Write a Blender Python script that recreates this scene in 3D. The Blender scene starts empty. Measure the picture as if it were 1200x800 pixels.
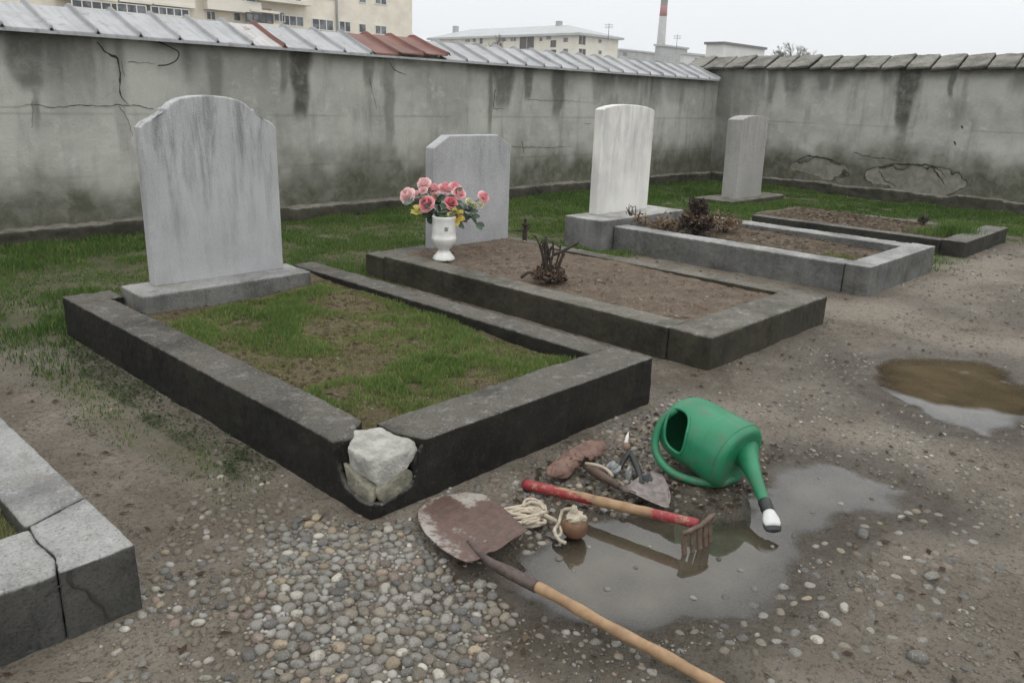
import bpy, bmesh, math, random
import numpy as np
from mathutils import Vector, Matrix
random.seed(7); RNG = np.random.default_rng(11)
S = bpy.context.scene; COL = S.collection
R = math.radians
# ------------------------------------------------------------------ camera model
F_PX, PITCH, ROLL, YAW, CAM_H = 937.06, R(17.033), R(1.925), R(43.219), 1.45
def _cam():
    cf = np.array([math.cos(YAW)*math.cos(PITCH), math.sin(YAW)*math.cos(PITCH), -math.sin(PITCH)])
    rt = np.array([math.sin(YAW), -math.cos(YAW), 0.0]); up = np.cross(rt, cf)
    c, s = math.cos(ROLL), math.sin(ROLL)
    return c*rt+s*up, -s*rt+c*up, cf
CR, CU, CF = _cam(); CPOS = np.array([0, 0, CAM_H])
def ray(u, v): return CR*(u-600)/F_PX - CU*(v-400)/F_PX + CF
def at(u, v, z=0.0):                                   # survey: ground point seen in a direction, at height z
    d = ray(u, v); return Vector(CPOS + d*((z-CAM_H)/d[2]))
def onp(u, v, axis, val):
    d = ray(u, v); return Vector(CPOS + d*((val-CPOS[axis])/d[axis]))
def dep(u, v, d): return Vector(CPOS + ray(u, v)*d)
# ------------------------------------------------------------------ noise
def _hash(ix, iy, seed):
    h = (ix.astype(np.int64)*374761393 + iy.astype(np.int64)*668265263 + seed*1442695041) & 0xffffffff
    h = ((h ^ (h >> 13))*1274126177) & 0xffffffff
    return ((h ^ (h >> 16)) & 0xffff)/65535.0
def vnoise(x, y, seed=0):
    x = np.asarray(x, float); y = np.asarray(y, float)
    ix, iy = np.floor(x), np.floor(y); fx, fy = x-ix, y-iy
    fx = fx*fx*(3-2*fx); fy = fy*fy*(3-2*fy)
    a, b = _hash(ix, iy, seed), _hash(ix+1, iy, seed); c, d = _hash(ix, iy+1, seed), _hash(ix+1, iy+1, seed)
    return (a*(1-fx)+b*fx)*(1-fy) + (c*(1-fx)+d*fx)*fy
def fbm(x, y, seed=0, oct=4, gain=.5):
    t, a, n = 0, 1, 0
    for o in range(oct):
        t = t + a*vnoise(np.asarray(x)*2**o, np.asarray(y)*2**o, seed+o*17); n += a; a *= gain
    return t/n
def sstep(a, b, x):
    t = np.clip((x-a)/(b-a), 0, 1); return t*t*(3-2*t)
def polydist(px, py, poly):                            # signed distance, negative inside
    px = np.asarray(px, float); py = np.asarray(py, float)
    d = np.full(px.shape, 1e9); ins = np.zeros(px.shape, bool); n = len(poly)
    for i in range(n):
        ax, ay = poly[i]; bx, by = poly[(i+1) % n]
        ex, ey = bx-ax, by-ay; t = np.clip(((px-ax)*ex+(py-ay)*ey)/(ex*ex+ey*ey+1e-12), 0, 1)
        d = np.minimum(d, np.hypot(px-ax-t*ex, py-ay-t*ey))
        c = ((ay > py) != (by > py)) & (px < (bx-ax)*(py-ay)/(by-ay+1e-12)+ax); ins ^= c
    return np.where(ins, -d, d)
# ------------------------------------------------------------------ materials
class NT:
    def __init__(s, name):
        s.m = bpy.data.materials.new(name); s.m.use_nodes = True; s.nt = s.m.node_tree; s.nt.nodes.clear()
        s.out = s.nt.nodes.new('ShaderNodeOutputMaterial')
    def put(s, sock, v):
        if isinstance(v, bpy.types.NodeSocket): s.nt.links.new(v, sock)
        elif isinstance(v, (tuple, list)) and len(v) == 3 and sock.type == 'RGBA': sock.default_value = (*v, 1)
        else: sock.default_value = v
    def add(s, t, attrs=None, **kw):
        n = s.nt.nodes.new('ShaderNode'+t)
        for k, v in (attrs or {}).items(): setattr(n, k, v)
        for k, v in kw.items(): s.put(n.inputs[k.replace('_', ' ')], v)
        return n
    def obj(s): return s.add('TexCoord').outputs['Object']
    def map(s, v, sc=(1, 1, 1)): return s.add('Mapping', Vector=v, Scale=sc).outputs[0]
    def noise(s, v, sc, det=5, rough=.6, dist=0.0):
        return s.add('TexNoise', Vector=v, Scale=sc, Detail=det, Roughness=rough, Distortion=dist).outputs[0]
    def vor(s, v, sc, out='Distance', feature='F1', rnd=1.0):
        return s.add('TexVoronoi', {'feature': feature}, Vector=v, Scale=sc, Randomness=rnd).outputs[out]
    def mix(s, a, b, f, mode='MIX'):
        n = s.nt.nodes.new('ShaderNodeMix'); n.data_type = 'RGBA'; n.blend_type = mode; n.clamp_factor = True
        s.put(n.inputs[0], f); s.put(n.inputs[6], a); s.put(n.inputs[7], b); return n.outputs[2]
    def rng(s, v, a, b, c=0.0, d=1.0):
        n = s.add('MapRange', {'interpolation_type': 'SMOOTHSTEP'}, Value=v); n.inputs[1].default_value = a; n.inputs[2].default_value = b
        n.inputs[3].default_value = c; n.inputs[4].default_value = d; return n.outputs[0]
    def math(s, op, a, b=0.0):
        n = s.add('Math', {'operation': op}); s.put(n.inputs[0], a); s.put(n.inputs[1], b); return n.outputs[0]
    def attr(s, name): return s.add('Attribute', {'attribute_name': name}).outputs['Fac']
    def upness(s):
        n = s.add('NewGeometry'); x = s.add('SeparateXYZ', Vector=n.outputs['Normal']); return x.outputs[2]
    def bump(s, h, st, dist=.01, nrm=None):
        k = dict(Height=h, Strength=st, Distance=dist)
        if nrm is not None: k['Normal'] = nrm
        return s.add('Bump', **k).outputs[0]
    def bsdf(s, **kw):
        b = s.add('BsdfPrincipled', **kw); s.nt.links.new(b.outputs[0], s.out.inputs[0]); return b
def plain(name, col, rough=.6, var=.25, sc=20, bump=.2, dist=.003, metal=0.0):
    n = NT(name); v = n.obj(); a = n.noise(v, sc, 6, .65)
    c2 = tuple(min(1, x*(1+var)) for x in col); c1 = tuple(x*(1-var) for x in col)
    n.bsdf(Base_Color=n.mix(c1, c2, n.rng(a, .3, .7)), Roughness=rough, Metallic=metal,
           Normal=n.bump(n.noise(v, sc*4, 4), bump, dist)); return n.m
def concrete(name, top, side, lichen=(.3, .3, .28), lich=.35, brown=(.12, .1, .07), moss=(.05, .055, .03), mossy=.3, bump=.6, dripk=.45):
    """weathered cast concrete: lichen-spotted upper side, flanks darker with algae and painted shade"""
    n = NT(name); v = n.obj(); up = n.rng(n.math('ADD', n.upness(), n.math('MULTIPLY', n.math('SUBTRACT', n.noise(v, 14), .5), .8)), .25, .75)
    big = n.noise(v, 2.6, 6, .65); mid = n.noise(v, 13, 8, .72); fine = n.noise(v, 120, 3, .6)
    base = n.mix(side, top, up)  # tone follows the normal: algae stain plus shade painted into the flank colour
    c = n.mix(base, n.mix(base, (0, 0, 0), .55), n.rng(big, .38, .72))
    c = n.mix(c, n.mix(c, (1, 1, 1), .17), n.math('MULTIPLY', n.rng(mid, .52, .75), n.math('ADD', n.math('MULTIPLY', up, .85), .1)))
    c = n.mix(c, n.mix(c, (0, 0, 0), .42), n.rng(fine, .48, .72))
    c = n.mix(c, n.mix(c, (0, 0, 0), .3), n.rng(n.noise(v, 42, 6, .75), .5, .7))
    c = n.mix(c, brown, n.math('MULTIPLY', n.rng(n.noise(v, 5, 6), .55, .75), .35))
    drip = n.noise(n.map(v, (9, 9, .7)), 2.2, 6, .6)
    c = n.mix(c, n.mix(c, (0, 0, 0), .5), n.math('MULTIPLY', n.math('MULTIPLY', n.rng(drip, .44, .76), dripk), n.math('SUBTRACT', 1.0, up)))
    c = n.mix(c, moss, n.math('MULTIPLY', n.rng(n.noise(v, 7, 6), .5, .66), mossy))
    sp = n.rng(n.vor(v, 52), .1, .36, 1, 0)
    spk = n.math('MULTIPLY', sp, n.rng(n.noise(v, 11, 5, .7), .40, .56))
    c = n.mix(c, lichen, n.math('MULTIPLY', n.math('MULTIPLY', spk, lich), n.math('ADD', n.math('MULTIPLY', up, .85), .15)))
    h = n.math('ADD', n.math('MULTIPLY', mid, .7), n.math('MULTIPLY', fine, .35))
    nb = n.bump(h, bump, .012); nb = n.bump(n.rng(n.vor(v, 60), 0, .25), .3, .004, nb)
    n.bsdf(Base_Color=c, Roughness=.9, Normal=nb, Specular_IOR_Level=.25); return n.m
def headstone_mat(name, base, streak, f=.6, grain=.12, vein=0.0):
    n = NT(name); v = n.obj()
    st = n.noise(n.map(v, (1, 1, .14)), 13, 9, .72, .3); st2 = n.noise(n.map(v, (1, 1, .08)), 34, 6, .7)
    g = n.noise(v, 170, 3, .6); big = n.noise(v, 2.2, 5)
    c = n.mix(base, tuple(x*.8 for x in base), n.rng(big, .35, .7))
    m = n.math('MULTIPLY', n.rng(st, .4, .7), n.rng(n.math('ADD', n.add('SeparateXYZ', Vector=v).outputs[2], n.math('MULTIPLY', big, .6)), .5, 1.6, .1, 1))
    c = n.mix(c, streak, n.math('MULTIPLY', m, f))
    c = n.mix(c, streak, n.math('MULTIPLY', n.rng(st2, .55, .75), f*.35))
    c = n.mix(c, n.mix(c, (0, 0, 0), .6), n.math('MULTIPLY', n.rng(g, .5, .72), grain*2))
    c = n.mix(c, (.9, .9, .9), n.math('MULTIPLY', n.rng(g, .5, .3), grain))
    c = n.mix(c, (.16, .15, .11), n.math('MULTIPLY', n.rng(n.noise(v, 5, 6, .7), .6, .8), .35))
    n.bsdf(Base_Color=c, Roughness=.62, Normal=n.bump(n.noise(v, 90, 5), .25, .004)); return n.m
def wall_mat():
    n = NT('stained_render'); v = n.obj(); big = n.noise(v, 1.1, 7, .62); mid = n.noise(v, 7, 8, .7, .4); fine = n.noise(v, 90, 4)
    c = n.mix((.47, .47, .43), (.31, .31, .283), n.rng(big, .36, .68))
    c = n.mix(c, n.mix(c, (.56, .57, .52), .5), n.rng(mid, .52, .74))
    c = n.mix(c, n.mix(c, (0, 0, 0), .26), n.rng(n.noise(n.map(v, (1, 1, .16)), 5, 6), .5, .72))
    c = n.mix(c, n.mix(c, (0, 0, 0), .35), n.rng(fine, .56, .76))
    c = n.mix(c, (.075, .074, .062), n.math('MULTIPLY', n.attr('drip'), n.rng(mid, .25, .6, .6, 1)))
    c = n.mix(c, (.085, .086, .058), n.math('MULTIPLY', n.attr('damp'), n.rng(mid, .3, .62, .72, .97)))
    pa = n.attr('patch'); c = n.mix(c, n.mix((.30, .29, .255), (.20, .195, .165), n.rng(mid, .35, .65)), n.math('MULTIPLY', n.rng(pa, .45, .6), .75))
    c = n.mix(c, (.05, .048, .04), n.math('MULTIPLY', n.math('MULTIPLY', n.rng(pa, .12, .3), n.rng(pa, .5, .42)), n.rng(n.noise(v, 4, 4), .38, .55)))
    h = n.math('ADD', n.math('MULTIPLY', mid, 1.0), n.math('MULTIPLY', fine, .25))
    pit = n.rng(n.vor(v, 11), .02, .1)
    nb = n.bump(h, .55, .018); nb = n.bump(pit, .25, .01, nb)
    n.bsdf(Base_Color=c, Roughness=.93, Normal=nb, Specular_IOR_Level=.2); return n.m
def ground_mat():
    n = NT('wet_mud'); v = n.obj(); big = n.noise(v, 1.3, 6, .6); mid = n.noise(v, 9, 8, .68); fine = n.noise(v, 70, 5, .7)
    c = n.mix((.280, .246, .198), (.152, .128, .098), n.rng(big, .34, .66))
    c = n.mix(c, n.mix(c, (.34, .31, .26), .6), n.rng(mid, .5, .72))
    c = n.mix(c, n.mix(c, (0, 0, 0), .62), n.rng(fine, .5, .68))
    c = n.mix(c, n.mix(c, (0, 0, 0), .5), n.rng(n.noise(v, 28, 6, .7), .54, .66))
    g = n.vor(v, 55, 'Color'); gd = n.vor(v, 55)
    gs = n.add('SeparateColor', Color=g).outputs[0]
    stone = n.math('MULTIPLY', n.rng(gd, .26, .36, 1, 0), n.rng(gs, .45, .55))
    c = n.mix(c, n.mix((.13, .115, .09), (.31, .29, .25), gs), n.math('MULTIPLY', stone, .6))
    c = n.mix(c, n.mix((.075, .095, .032), (.12, .105, .055), n.rng(mid, .35, .65)), n.attr('turf'))
    wet = n.attr('wet')
    c = n.mix(c, n.mix(c, (.03, .024, .014), .58), wet)
    h = n.math('ADD', n.math('MULTIPLY', mid, .9), n.math('MULTIPLY', fine, .55))
    nb = n.bump(h, 1.0, .034); nb = n.bump(stone, .7, .010, nb)
    n.bsdf(Base_Color=c, Roughness=n.math('SUBTRACT', n.rng(mid, .3, .7, .62, .9), n.math('MULTIPLY', wet, .42)), Normal=nb, Specular_IOR_Level=.35); return n.m
def soil_mat(name, a, b, chip=.6):
    n = NT(name); v = n.obj(); mid = n.noise(v, 8, 8, .7); fine = n.noise(v, 60, 6, .75)
    c = n.mix(a, b, n.rng(mid, .35, .65)); c = n.mix(c, n.mix(c, (0, 0, 0), .6), n.rng(fine, .48, .7))
    gd = n.vor(v, 40); gs = n.add('SeparateColor', Color=n.vor(v, 40, 'Color')).outputs[0]
    st = n.math('MULTIPLY', n.rng(gd, .2, .32, 1, 0), n.rng(gs, .72, .8))
    c = n.mix(c, (.32, .28, .22), n.math('MULTIPLY', st, chip))
    nb = n.bump(n.math('ADD', mid, n.math('MULTIPLY', fine, .6)), .9, .03)
    n.bsdf(Base_Color=c, Roughness=.95, Normal=nb, Specular_IOR_Level=.15); return n.m
def water_mat():
    n = NT('muddy_water'); v = n.obj()
    d = n.attr('depth')
    dull_brown = n.math('MULTIPLY', n.attr('dull_brown'), n.rng(n.noise(v, 6, 6), .2, .4)); body = n.mix(n.mix((.078, .066, .047), (.095, .083, .060), n.rng(n.noise(v, 4, 5), .35, .65)), n.mix((.115, .088, .048), (.082, .062, .034), n.rng(n.noise(v, 3, 6), .35, .65)), dull_brown)
    nb = n.bump(n.noise(v, 9, 3), .012, .02)
    b = n.add('BsdfPrincipled', Base_Color=body, Roughness=n.math('MULTIPLY', dull_brown, .3), IOR=1.8, Normal=nb, Specular_IOR_Level=n.math('SUBTRACT', .5, n.math('MULTIPLY', dull_brown, .46)))
    df = n.add('BsdfDiffuse', Color=body); bs_ = n.add('MixShader'); n.put(bs_.inputs[0], n.math('MULTIPLY', dull_brown, .86)); n.put(bs_.inputs[1], b.outputs[0]); n.put(bs_.inputs[2], df.outputs[0]); b = bs_
    t = n.add('BsdfTransparent'); g = n.add('BsdfGlossy', Roughness=.03, Color=n.mix((1, 1, 1), (.12, .09, .05), dull_brown), Normal=nb)
    fr = n.add('Fresnel', IOR=1.6)
    film = n.add('MixShader'); n.put(film.inputs[0], fr.outputs[0]); n.put(film.inputs[1], t.outputs[0]); n.put(film.inputs[2], g.outputs[0])
    m = n.add('MixShader'); n.put(m.inputs[0], n.rng(d, .002, .032, 0, .96)); n.put(m.inputs[1], film.outputs[0]); n.put(m.inputs[2], b.outputs[0])
    t2 = n.add('BsdfTransparent'); m2 = n.add('MixShader'); n.put(m2.inputs[0], n.rng(d, .0, .009)); n.put(m2.inputs[1], t2.outputs[0]); n.put(m2.inputs[2], m.outputs[0])
    n.nt.links.new(m2.outputs[0], n.out.inputs[0]); return n.m
def blade_mat(name, stops):
    n = NT(name); a = n.attr('tone'); r = n.add('ValToRGB'); n.put(r.inputs[0], a)
    el = r.color_ramp.elements
    while len(el) < len(stops): el.new(.5)
    for e, (p, c) in zip(el, stops): e.position = p; e.color = (*c, 1)
    col = n.mix(r.outputs[0], n.mix(r.outputs[0], (0, 0, 0), .35), n.noise(n.obj(), 3))
    b = n.add('BsdfPrincipled', Base_Color=col, Roughness=.6, Specular_IOR_Level=.25)
    t = n.add('BsdfTranslucent', Color=col); m = n.add('MixShader'); m.inputs[0].default_value = .42
    n.put(m.inputs[1], b.outputs[0]); n.put(m.inputs[2], t.outputs[0]); n.nt.links.new(m.outputs[0], n.out.inputs[0]); return n.m
def pebble_mat(name, col, rough=.55):
    n = NT(name); v = n.obj(); r = n.add('ObjectInfo').outputs['Random']; t = n.attr('tone')
    k = n.math('FRACT', n.math('ADD', r, t))
    c = n.mix(tuple(x*.62 for x in col), tuple(min(1, x*1.35) for x in col), k)
    c = n.mix(c, n.mix(c, (.10, .086, .064), .8), n.rng(n.noise(v, 1.3, 6, .7), .46, .66))
    c = n.mix(c, n.mix(c, (1, 1, 1), .2), n.rng(n.noise(v, 7, 3), .55, .7))
    n.bsdf(Base_Color=c, Roughness=rough, Normal=n.bump(n.noise(v, 8, 4), .3, .03)); return n.m
# ------------------------------------------------------------------ object helpers
def link(name, me, mat=None, parent=None, smooth=True):
    o = bpy.data.objects.new(name, me); COL.objects.link(o)
    if mat is not None:
        for m in (mat if isinstance(mat, (list, tuple)) else [mat]): me.materials.append(m)
    if smooth and len(me.polygons): me.polygons.foreach_set('use_smooth', [True]*len(me.polygons))
    if parent is not None:
        o.parent = parent; o.matrix_parent_inverse = Matrix.Translation(-Vector(parent.location))
        if parent.parent is not None: o.matrix_parent_inverse = Matrix.Identity(4)
    return o
def tag(o, label=None, cat=None, group=None, kind=None):
    if label: o['label'] = label
    if cat: o['category'] = cat
    if group: o['group'] = group
    if kind: o['kind'] = kind
    return o
def thing(name, loc, label, cat, group=None):
    o = bpy.data.objects.new(name, None); COL.objects.link(o); o.location = loc; o.empty_display_size = .05
    return tag(o, label, cat, group, 'thing')
def fin(bm, name):
    bmesh.ops.recalc_face_normals(bm, faces=bm.faces)
    me = bpy.data.meshes.new(name); bm.to_mesh(me); bm.free(); return me
def np_mesh(name, V, Fc):
    me = bpy.data.meshes.new(name); V = np.asarray(V, np.float32); Fc = np.asarray(Fc, np.int32); k = Fc.shape[1]
    me.vertices.add(len(V)); me.vertices.foreach_set('co', V.ravel())
    me.loops.add(Fc.size); me.loops.foreach_set('vertex_index', Fc.ravel())
    me.polygons.add(len(Fc)); me.polygons.foreach_set('loop_start', np.arange(0, Fc.size, k, dtype=np.int32))
    me.update(calc_edges=True); me.validate(); return me
def setattr_f(me, name, vals):
    a = me.attributes.new(name, 'FLOAT', 'POINT'); a.data.foreach_set('value', np.asarray(vals, np.float32))
def grid_faces(nx, ny):
    i = np.arange(nx*ny).reshape(ny, nx)
    return np.stack([i[:-1, :-1].ravel(), i[:-1, 1:].ravel(), i[1:, 1:].ravel(), i[1:, :-1].ravel()], 1)
def add_box(bm, x0, x1, y0, y1, z0, z1):
    v = [bm.verts.new(p) for p in ((x0,y0,z0),(x1,y0,z0),(x1,y1,z0),(x0,y1,z0),(x0,y0,z1),(x1,y0,z1),(x1,y1,z1),(x0,y1,z1))]
    for f in ((0,3,2,1),(4,5,6,7),(0,1,5,4),(1,2,6,5),(2,3,7,6),(3,0,4,7)): bm.faces.new([v[i] for i in f])
def box_me(*a, bev=0.0):
    bm = bmesh.new(); add_box(bm, *a)
    if bev: bmesh.ops.bevel(bm, geom=bm.edges[:], offset=bev, segments=2, affect='EDGES', profile=.6)
    return fin(bm, 'box')
def prism_me(poly, z0, z1, axis='z'):
    """poly of (a,b); extruded along axis"""
    bm = bmesh.new(); lo, hi = [], []
    for a, b in poly:
        P = {'z': lambda h: (a, b, h), 'y': lambda h: (a, h, b), 'x': lambda h: (h, a, b)}[axis]
        lo.append(bm.verts.new(P(z0))); hi.append(bm.verts.new(P(z1)))
    n = len(poly); bm.faces.new(lo[::-1]); bm.faces.new(hi)
    for i in range(n): bm.faces.new((lo[i], lo[(i+1) % n], hi[(i+1) % n], hi[i]))
    bmesh.ops.triangulate(bm, faces=[f for f in bm.faces if len(f.verts) > 4])
    return fin(bm, 'prism')
TEX = {}
def clouds(size, depth=3):
    k = (size, depth)
    if k not in TEX:
        t = bpy.data.textures.new('clouds', 'CLOUDS'); t.noise_scale = size; t.noise_depth = depth; TEX[k] = t
    return TEX[k]
def weather(o, vox=.0095, d1=.011, s1=.10, d2=.008, s2=.03):
    m = o.modifiers.new('Remesh', 'REMESH'); m.mode = 'VOXEL'; m.voxel_size = vox; m.use_smooth_shade = True
    for d, s in ((d1, s1), (d2, s2)):
        if d:
            q = o.modifiers.new('Displace', 'DISPLACE'); q.texture = clouds(s); q.strength = d; q.mid_level = .5; q.texture_coords = 'GLOBAL'
    return o
def frame_at(d):
    d = d.normalized(); a = Vector((0, 0, 1)) if abs(d.z) < .9 else Vector((1, 0, 0))
    x = d.cross(a).normalized(); return x, d.cross(x).normalized()
def tube(bm, pts, rad, n=10, cap=True):
    pts = [Vector(p) for p in pts]; rad = [rad]*len(pts) if not isinstance(rad, (list, tuple)) else rad
    rings = []; x = None
    for i, p in enumerate(pts):
        d = (pts[min(i+1, len(pts)-1)]-pts[max(i-1, 0)])
        if d.length < 1e-9: d = Vector((0, 0, 1))
        d.normalize()
        if x is None: x, y = frame_at(d)
        else:
            x = (x-d*x.dot(d)); x = x.normalized() if x.length > 1e-6 else frame_at(d)[0]; y = d.cross(x)
        rings.append([bm.verts.new(p+(x*math.cos(a)+y*math.sin(a))*rad[i]) for a in [2*math.pi*k/n for k in range(n)]])
    for a, b in zip(rings, rings[1:]):
        for k in range(n): bm.faces.new((a[k], a[(k+1) % n], b[(k+1) % n], b[k]))
    if cap: bm.faces.new(rings[0][::-1]); bm.faces.new(rings[-1])
def tube_me(pts, rad, n=10):
    bm = bmesh.new(); tube(bm, pts, rad, n); return fin(bm, 'tube')
def spline(pts, k=6):
    pts = [Vector(p) for p in pts]; out = []
    P = [pts[0]*2-pts[1]]+pts+[pts[-1]*2-pts[-2]]
    for i in range(1, len(P)-2):
        a, b, c, d = P[i-1], P[i], P[i+1], P[i+2]
        for j in range(k):
            t = j/k; out.append(.5*((2*b)+(c-a)*t+(2*a-5*b+4*c-d)*t*t+(3*b-a-3*c+d)*t**3))
    out.append(pts[-1]); return out
def lathe(prof, n=40, fac=0, depth=0.0):
    bm = bmesh.new(); rings = []
    for r, z in prof:
        rings.append([bm.verts.new((r*(1-depth*abs(math.sin(fac*a/2)) if fac else r)*math.cos(a) if fac else r*math.cos(a), (r*(1-depth*abs(math.sin(fac*a/2)))*math.sin(a)) if fac else r*math.sin(a), z)) for a in [2*math.pi*k/n for k in range(n)]])
    for a, b in zip(rings, rings[1:]):
        for k in range(n): bm.faces.new((a[k], a[(k+1) % n], b[(k+1) % n], b[k]))
    bm.faces.new(rings[0][::-1]); return bm
def hull_me(pts):
    bm = bmesh.new()
    for p in pts: bm.verts.new(p)
    r = bmesh.ops.convex_hull(bm, input=bm.verts[:])
    bmesh.ops.delete(bm, geom=[g for g in r['geom_interior'] if isinstance(g, bmesh.types.BMVert)], context='VERTS')
    return fin(bm, 'hull')
# ------------------------------------------------------------------ world, sun, camera
W = bpy.data.worlds.new('World'); S.world = W; W.use_nodes = True; wt = W.node_tree; wt.nodes.clear()
def wn(t, **k):
    n = wt.nodes.new('ShaderNode'+t)
    for a, b in k.items(): setattr(n, a, b)
    return n
sky = wn('TexSky', sky_type='NISHITA', sun_disc=False); SUN_EL, SUN_AZ = R(58), R(200)
sky.sun_elevation = SUN_EL; sky.sun_rotation = SUN_AZ
hs = wn('HueSaturation'); hs.inputs['Saturation'].default_value = .25; wt.links.new(sky.outputs[0], hs.inputs['Color'])
tc = wn('TexCoord'); sx = wn('SeparateXYZ'); wt.links.new(tc.outputs['Generated'], sx.inputs[0])
cr = wn('ValToRGB'); wt.links.new(sx.outputs[2], cr.inputs[0])
e = cr.color_ramp.elements; e[0].position = 0; e[0].color = (.77, .81, .845, 1); e[1].position = 1; e[1].color = (1.42, 1.41, 1.39, 1)
e2 = e.new(.35); e2.color = (1.0, 1.02, 1.035, 1)
nz = wn('TexNoise'); nz.inputs['Scale'].default_value = 2.2; nz.inputs['Detail'].default_value = 5; mp = wn('Mapping'); mp.inputs['Scale'].default_value = (1, 1, 3)
wt.links.new(tc.outputs['Generated'], mp.inputs[0]); wt.links.new(mp.outputs[0], nz.inputs['Vector'])
mr = wn('MapRange'); mr.inputs[1].default_value = .3; mr.inputs[2].default_value = .7; mr.inputs[3].default_value = .965; mr.inputs[4].default_value = 1.03
wt.links.new(nz.outputs[0], mr.inputs[0])
vm = wn('VectorMath', operation='SCALE'); wt.links.new(cr.outputs[0], vm.inputs[0]); wt.links.new(mr.outputs[0], vm.inputs['Scale'])
vs = wn('VectorMath', operation='SCALE'); vs.inputs['Scale'].default_value = 10.4; wt.links.new(vm.outputs[0], vs.inputs[0])
mx = wn('Mix', data_type='RGBA'); mx.inputs[0].default_value = .93; wt.links.new(hs.outputs[0], mx.inputs[6]); wt.links.new(vs.outputs[0], mx.inputs[7])
bg = wn('Background'); bg.inputs[1].default_value = .115; wt.links.new(mx.outputs[2], bg.inputs[0])
wo = wn('OutputWorld'); wt.links.new(bg.outputs[0], wo.inputs[0])
sl = bpy.data.lights.new('sun', 'SUN'); sl.energy = .5; sl.angle = R(25); sl.color = (1, .97, .93)
so = bpy.data.objects.new('sun', sl); COL.objects.link(so)
sd = Vector((math.sin(SUN_AZ)*math.cos(SUN_EL), math.cos(SUN_AZ)*math.cos(SUN_EL), math.sin(SUN_EL)))
so.rotation_euler = sd.to_track_quat('Z', 'Y').to_euler(); so.location = (0, 0, 30)
cd = bpy.data.cameras.new('camera'); cam = bpy.data.objects.new('camera', cd); COL.objects.link(cam); S.camera = cam
cd.sensor_width = 36; cd.lens = F_PX/1200*36; cd.clip_end = 3000; cd.clip_start = .05
mw = Matrix.Identity(4)
for i in range(3): mw[i][0], mw[i][1], mw[i][2], mw[i][3] = CR[i], CU[i], -CF[i], CPOS[i]
cam.matrix_world = mw
S.view_settings.view_transform = 'Standard'; S.view_settings.look = 'None'; S.view_settings.exposure = 0; S.view_settings.gamma = 1
S.view_settings.use_curve_mapping = False
S.cycles.max_bounces = 6; S.cycles.diffuse_bounces = 3; S.cycles.transparent_max_bounces = 8
# ------------------------------------------------------------------ layout (metres)
K1 = (1.49, 3.20, 2.05, 5.02, .25); K2 = (3.86, 5.41, 2.11, 5.06, .207); K3 = (6.48, 8.06, 2.22, 4.75, .25); K4 = (9.08, 10.72, 2.22, 4.6, .175)
LG = (-.9, .725, 2.11, 5.0, .215)
WL_Y, WR_X = 8.05, 13.93
P1 = [tuple(at(u, v)[:2]) for u, v in ((598,655),(640,628),(690,606),(730,600),(790,596),(835,604),(868,598),(888,572),(900,550),(960,540),(1030,552),(1078,574),(1062,592),(1000,603),(962,618),(940,645),(925,682),(868,716),(790,732),(720,738),(650,716),(608,690))]
P2 = [tuple(at(u, v)[:2]) for u, v in ((1008,432),(1040,421),(1100,414),(1160,424),(1200,444),(1240,470),(1210,492),(1150,503),(1090,491),(1045,466),(1020,446))]
DULL_BROWN = [tuple(at(u, v)[:2]) for u, v in ((950,425),(1030,385),(1100,375),(1190,385),(1320,430),(1320,478),(1200,484),(1160,478),(1100,472),(1050,458),(1012,446))]  # outline of the browner, rougher, less glossy part of the far puddle
WATER = -.012
def turf(x, y):
    n = fbm(x*1.1, y*1.1, 5); m = fbm(x*4, y*4, 9)
    t = sstep(4.55, 5.0, y + (n-.5)*1.2) * np.where(x < 11.2, 1, sstep(2.0, 3.2, y))
    left = sstep(4.6, 5.1, y+(n-.5)*1.2)
    t = np.where(x < 1.6, left, t)
    right = sstep(10.2, 11.2, x+(n-.5)*2)*sstep(1.0, 2.4, y+(n-.5)*1.5)
    t = np.maximum(t, right*.9)
    beside = sstep(.5, .0, np.abs(x-1.27-(n-.5)*.2)/.45)*sstep(2.2, 3.0, y)*sstep(5.2, 4.6, y)*.5
    gap3 = sstep(7.9, 8.3, x)*sstep(9.6, 9.0, x)*sstep(2.0, 2.6, y+(n-.5)*.6)
    t = np.maximum(t, np.maximum(beside, gap3*.8))
    return np.clip(t*(.55+.75*m), 0, 1)*sstep(.32, .5, m+t*.25)
def hground(x, y):
    x = np.asarray(x, float); y = np.asarray(y, float)
    near = ((np.abs(x-6) < 12) & (np.abs(y-4) < 10))
    h = (fbm(x*1.4, y*1.4, 1, 4)-.5)*.022 + (fbm(x*9, y*9, 2, 3)-.5)*.013 + .006
    h = h + sstep(4.8, 7.6, y)*.04*near
    for P, dp in ((P1, .036), (P2, .036)):
        d = polydist(x, y, P) + (fbm(x*4.5, y*4.5, 66, 4)-.5)*.2-.03
        k = sstep(.17, -.24, d); h = h*(1-k*.25) - dp*k
        h = h + .010*sstep(.55, .1, d)*(1-k)*0
    return h*near
def ground_z(x, y): return float(hground(np.array([x]), np.array([y]))[0])
def axis(segs):
    out = []
    for a, b, st in segs: out += list(np.arange(a, b, st))
    return np.array(out)
xs = np.concatenate([-np.geomspace(900, 1.2, 26), axis([(-1, .2, .06), (.2, 5.8, .018), (5.8, 9, .035), (9, 15, .07)]), 15+np.geomspace(.2, 900, 28)])
ys = np.concatenate([-np.geomspace(900, 1.2, 26), axis([(-1, .3, .06), (.3, 2.7, .016), (2.7, 5.2, .035), (5.2, 8.5, .06)]), 8.5+np.geomspace(.2, 900, 28)])
GX, GY = np.meshgrid(xs, ys); gh = hground(GX.ravel(), GY.ravel())
me = np_mesh('ground', np.stack([GX.ravel(), GY.ravel(), gh], 1), grid_faces(len(xs), len(ys)))
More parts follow.
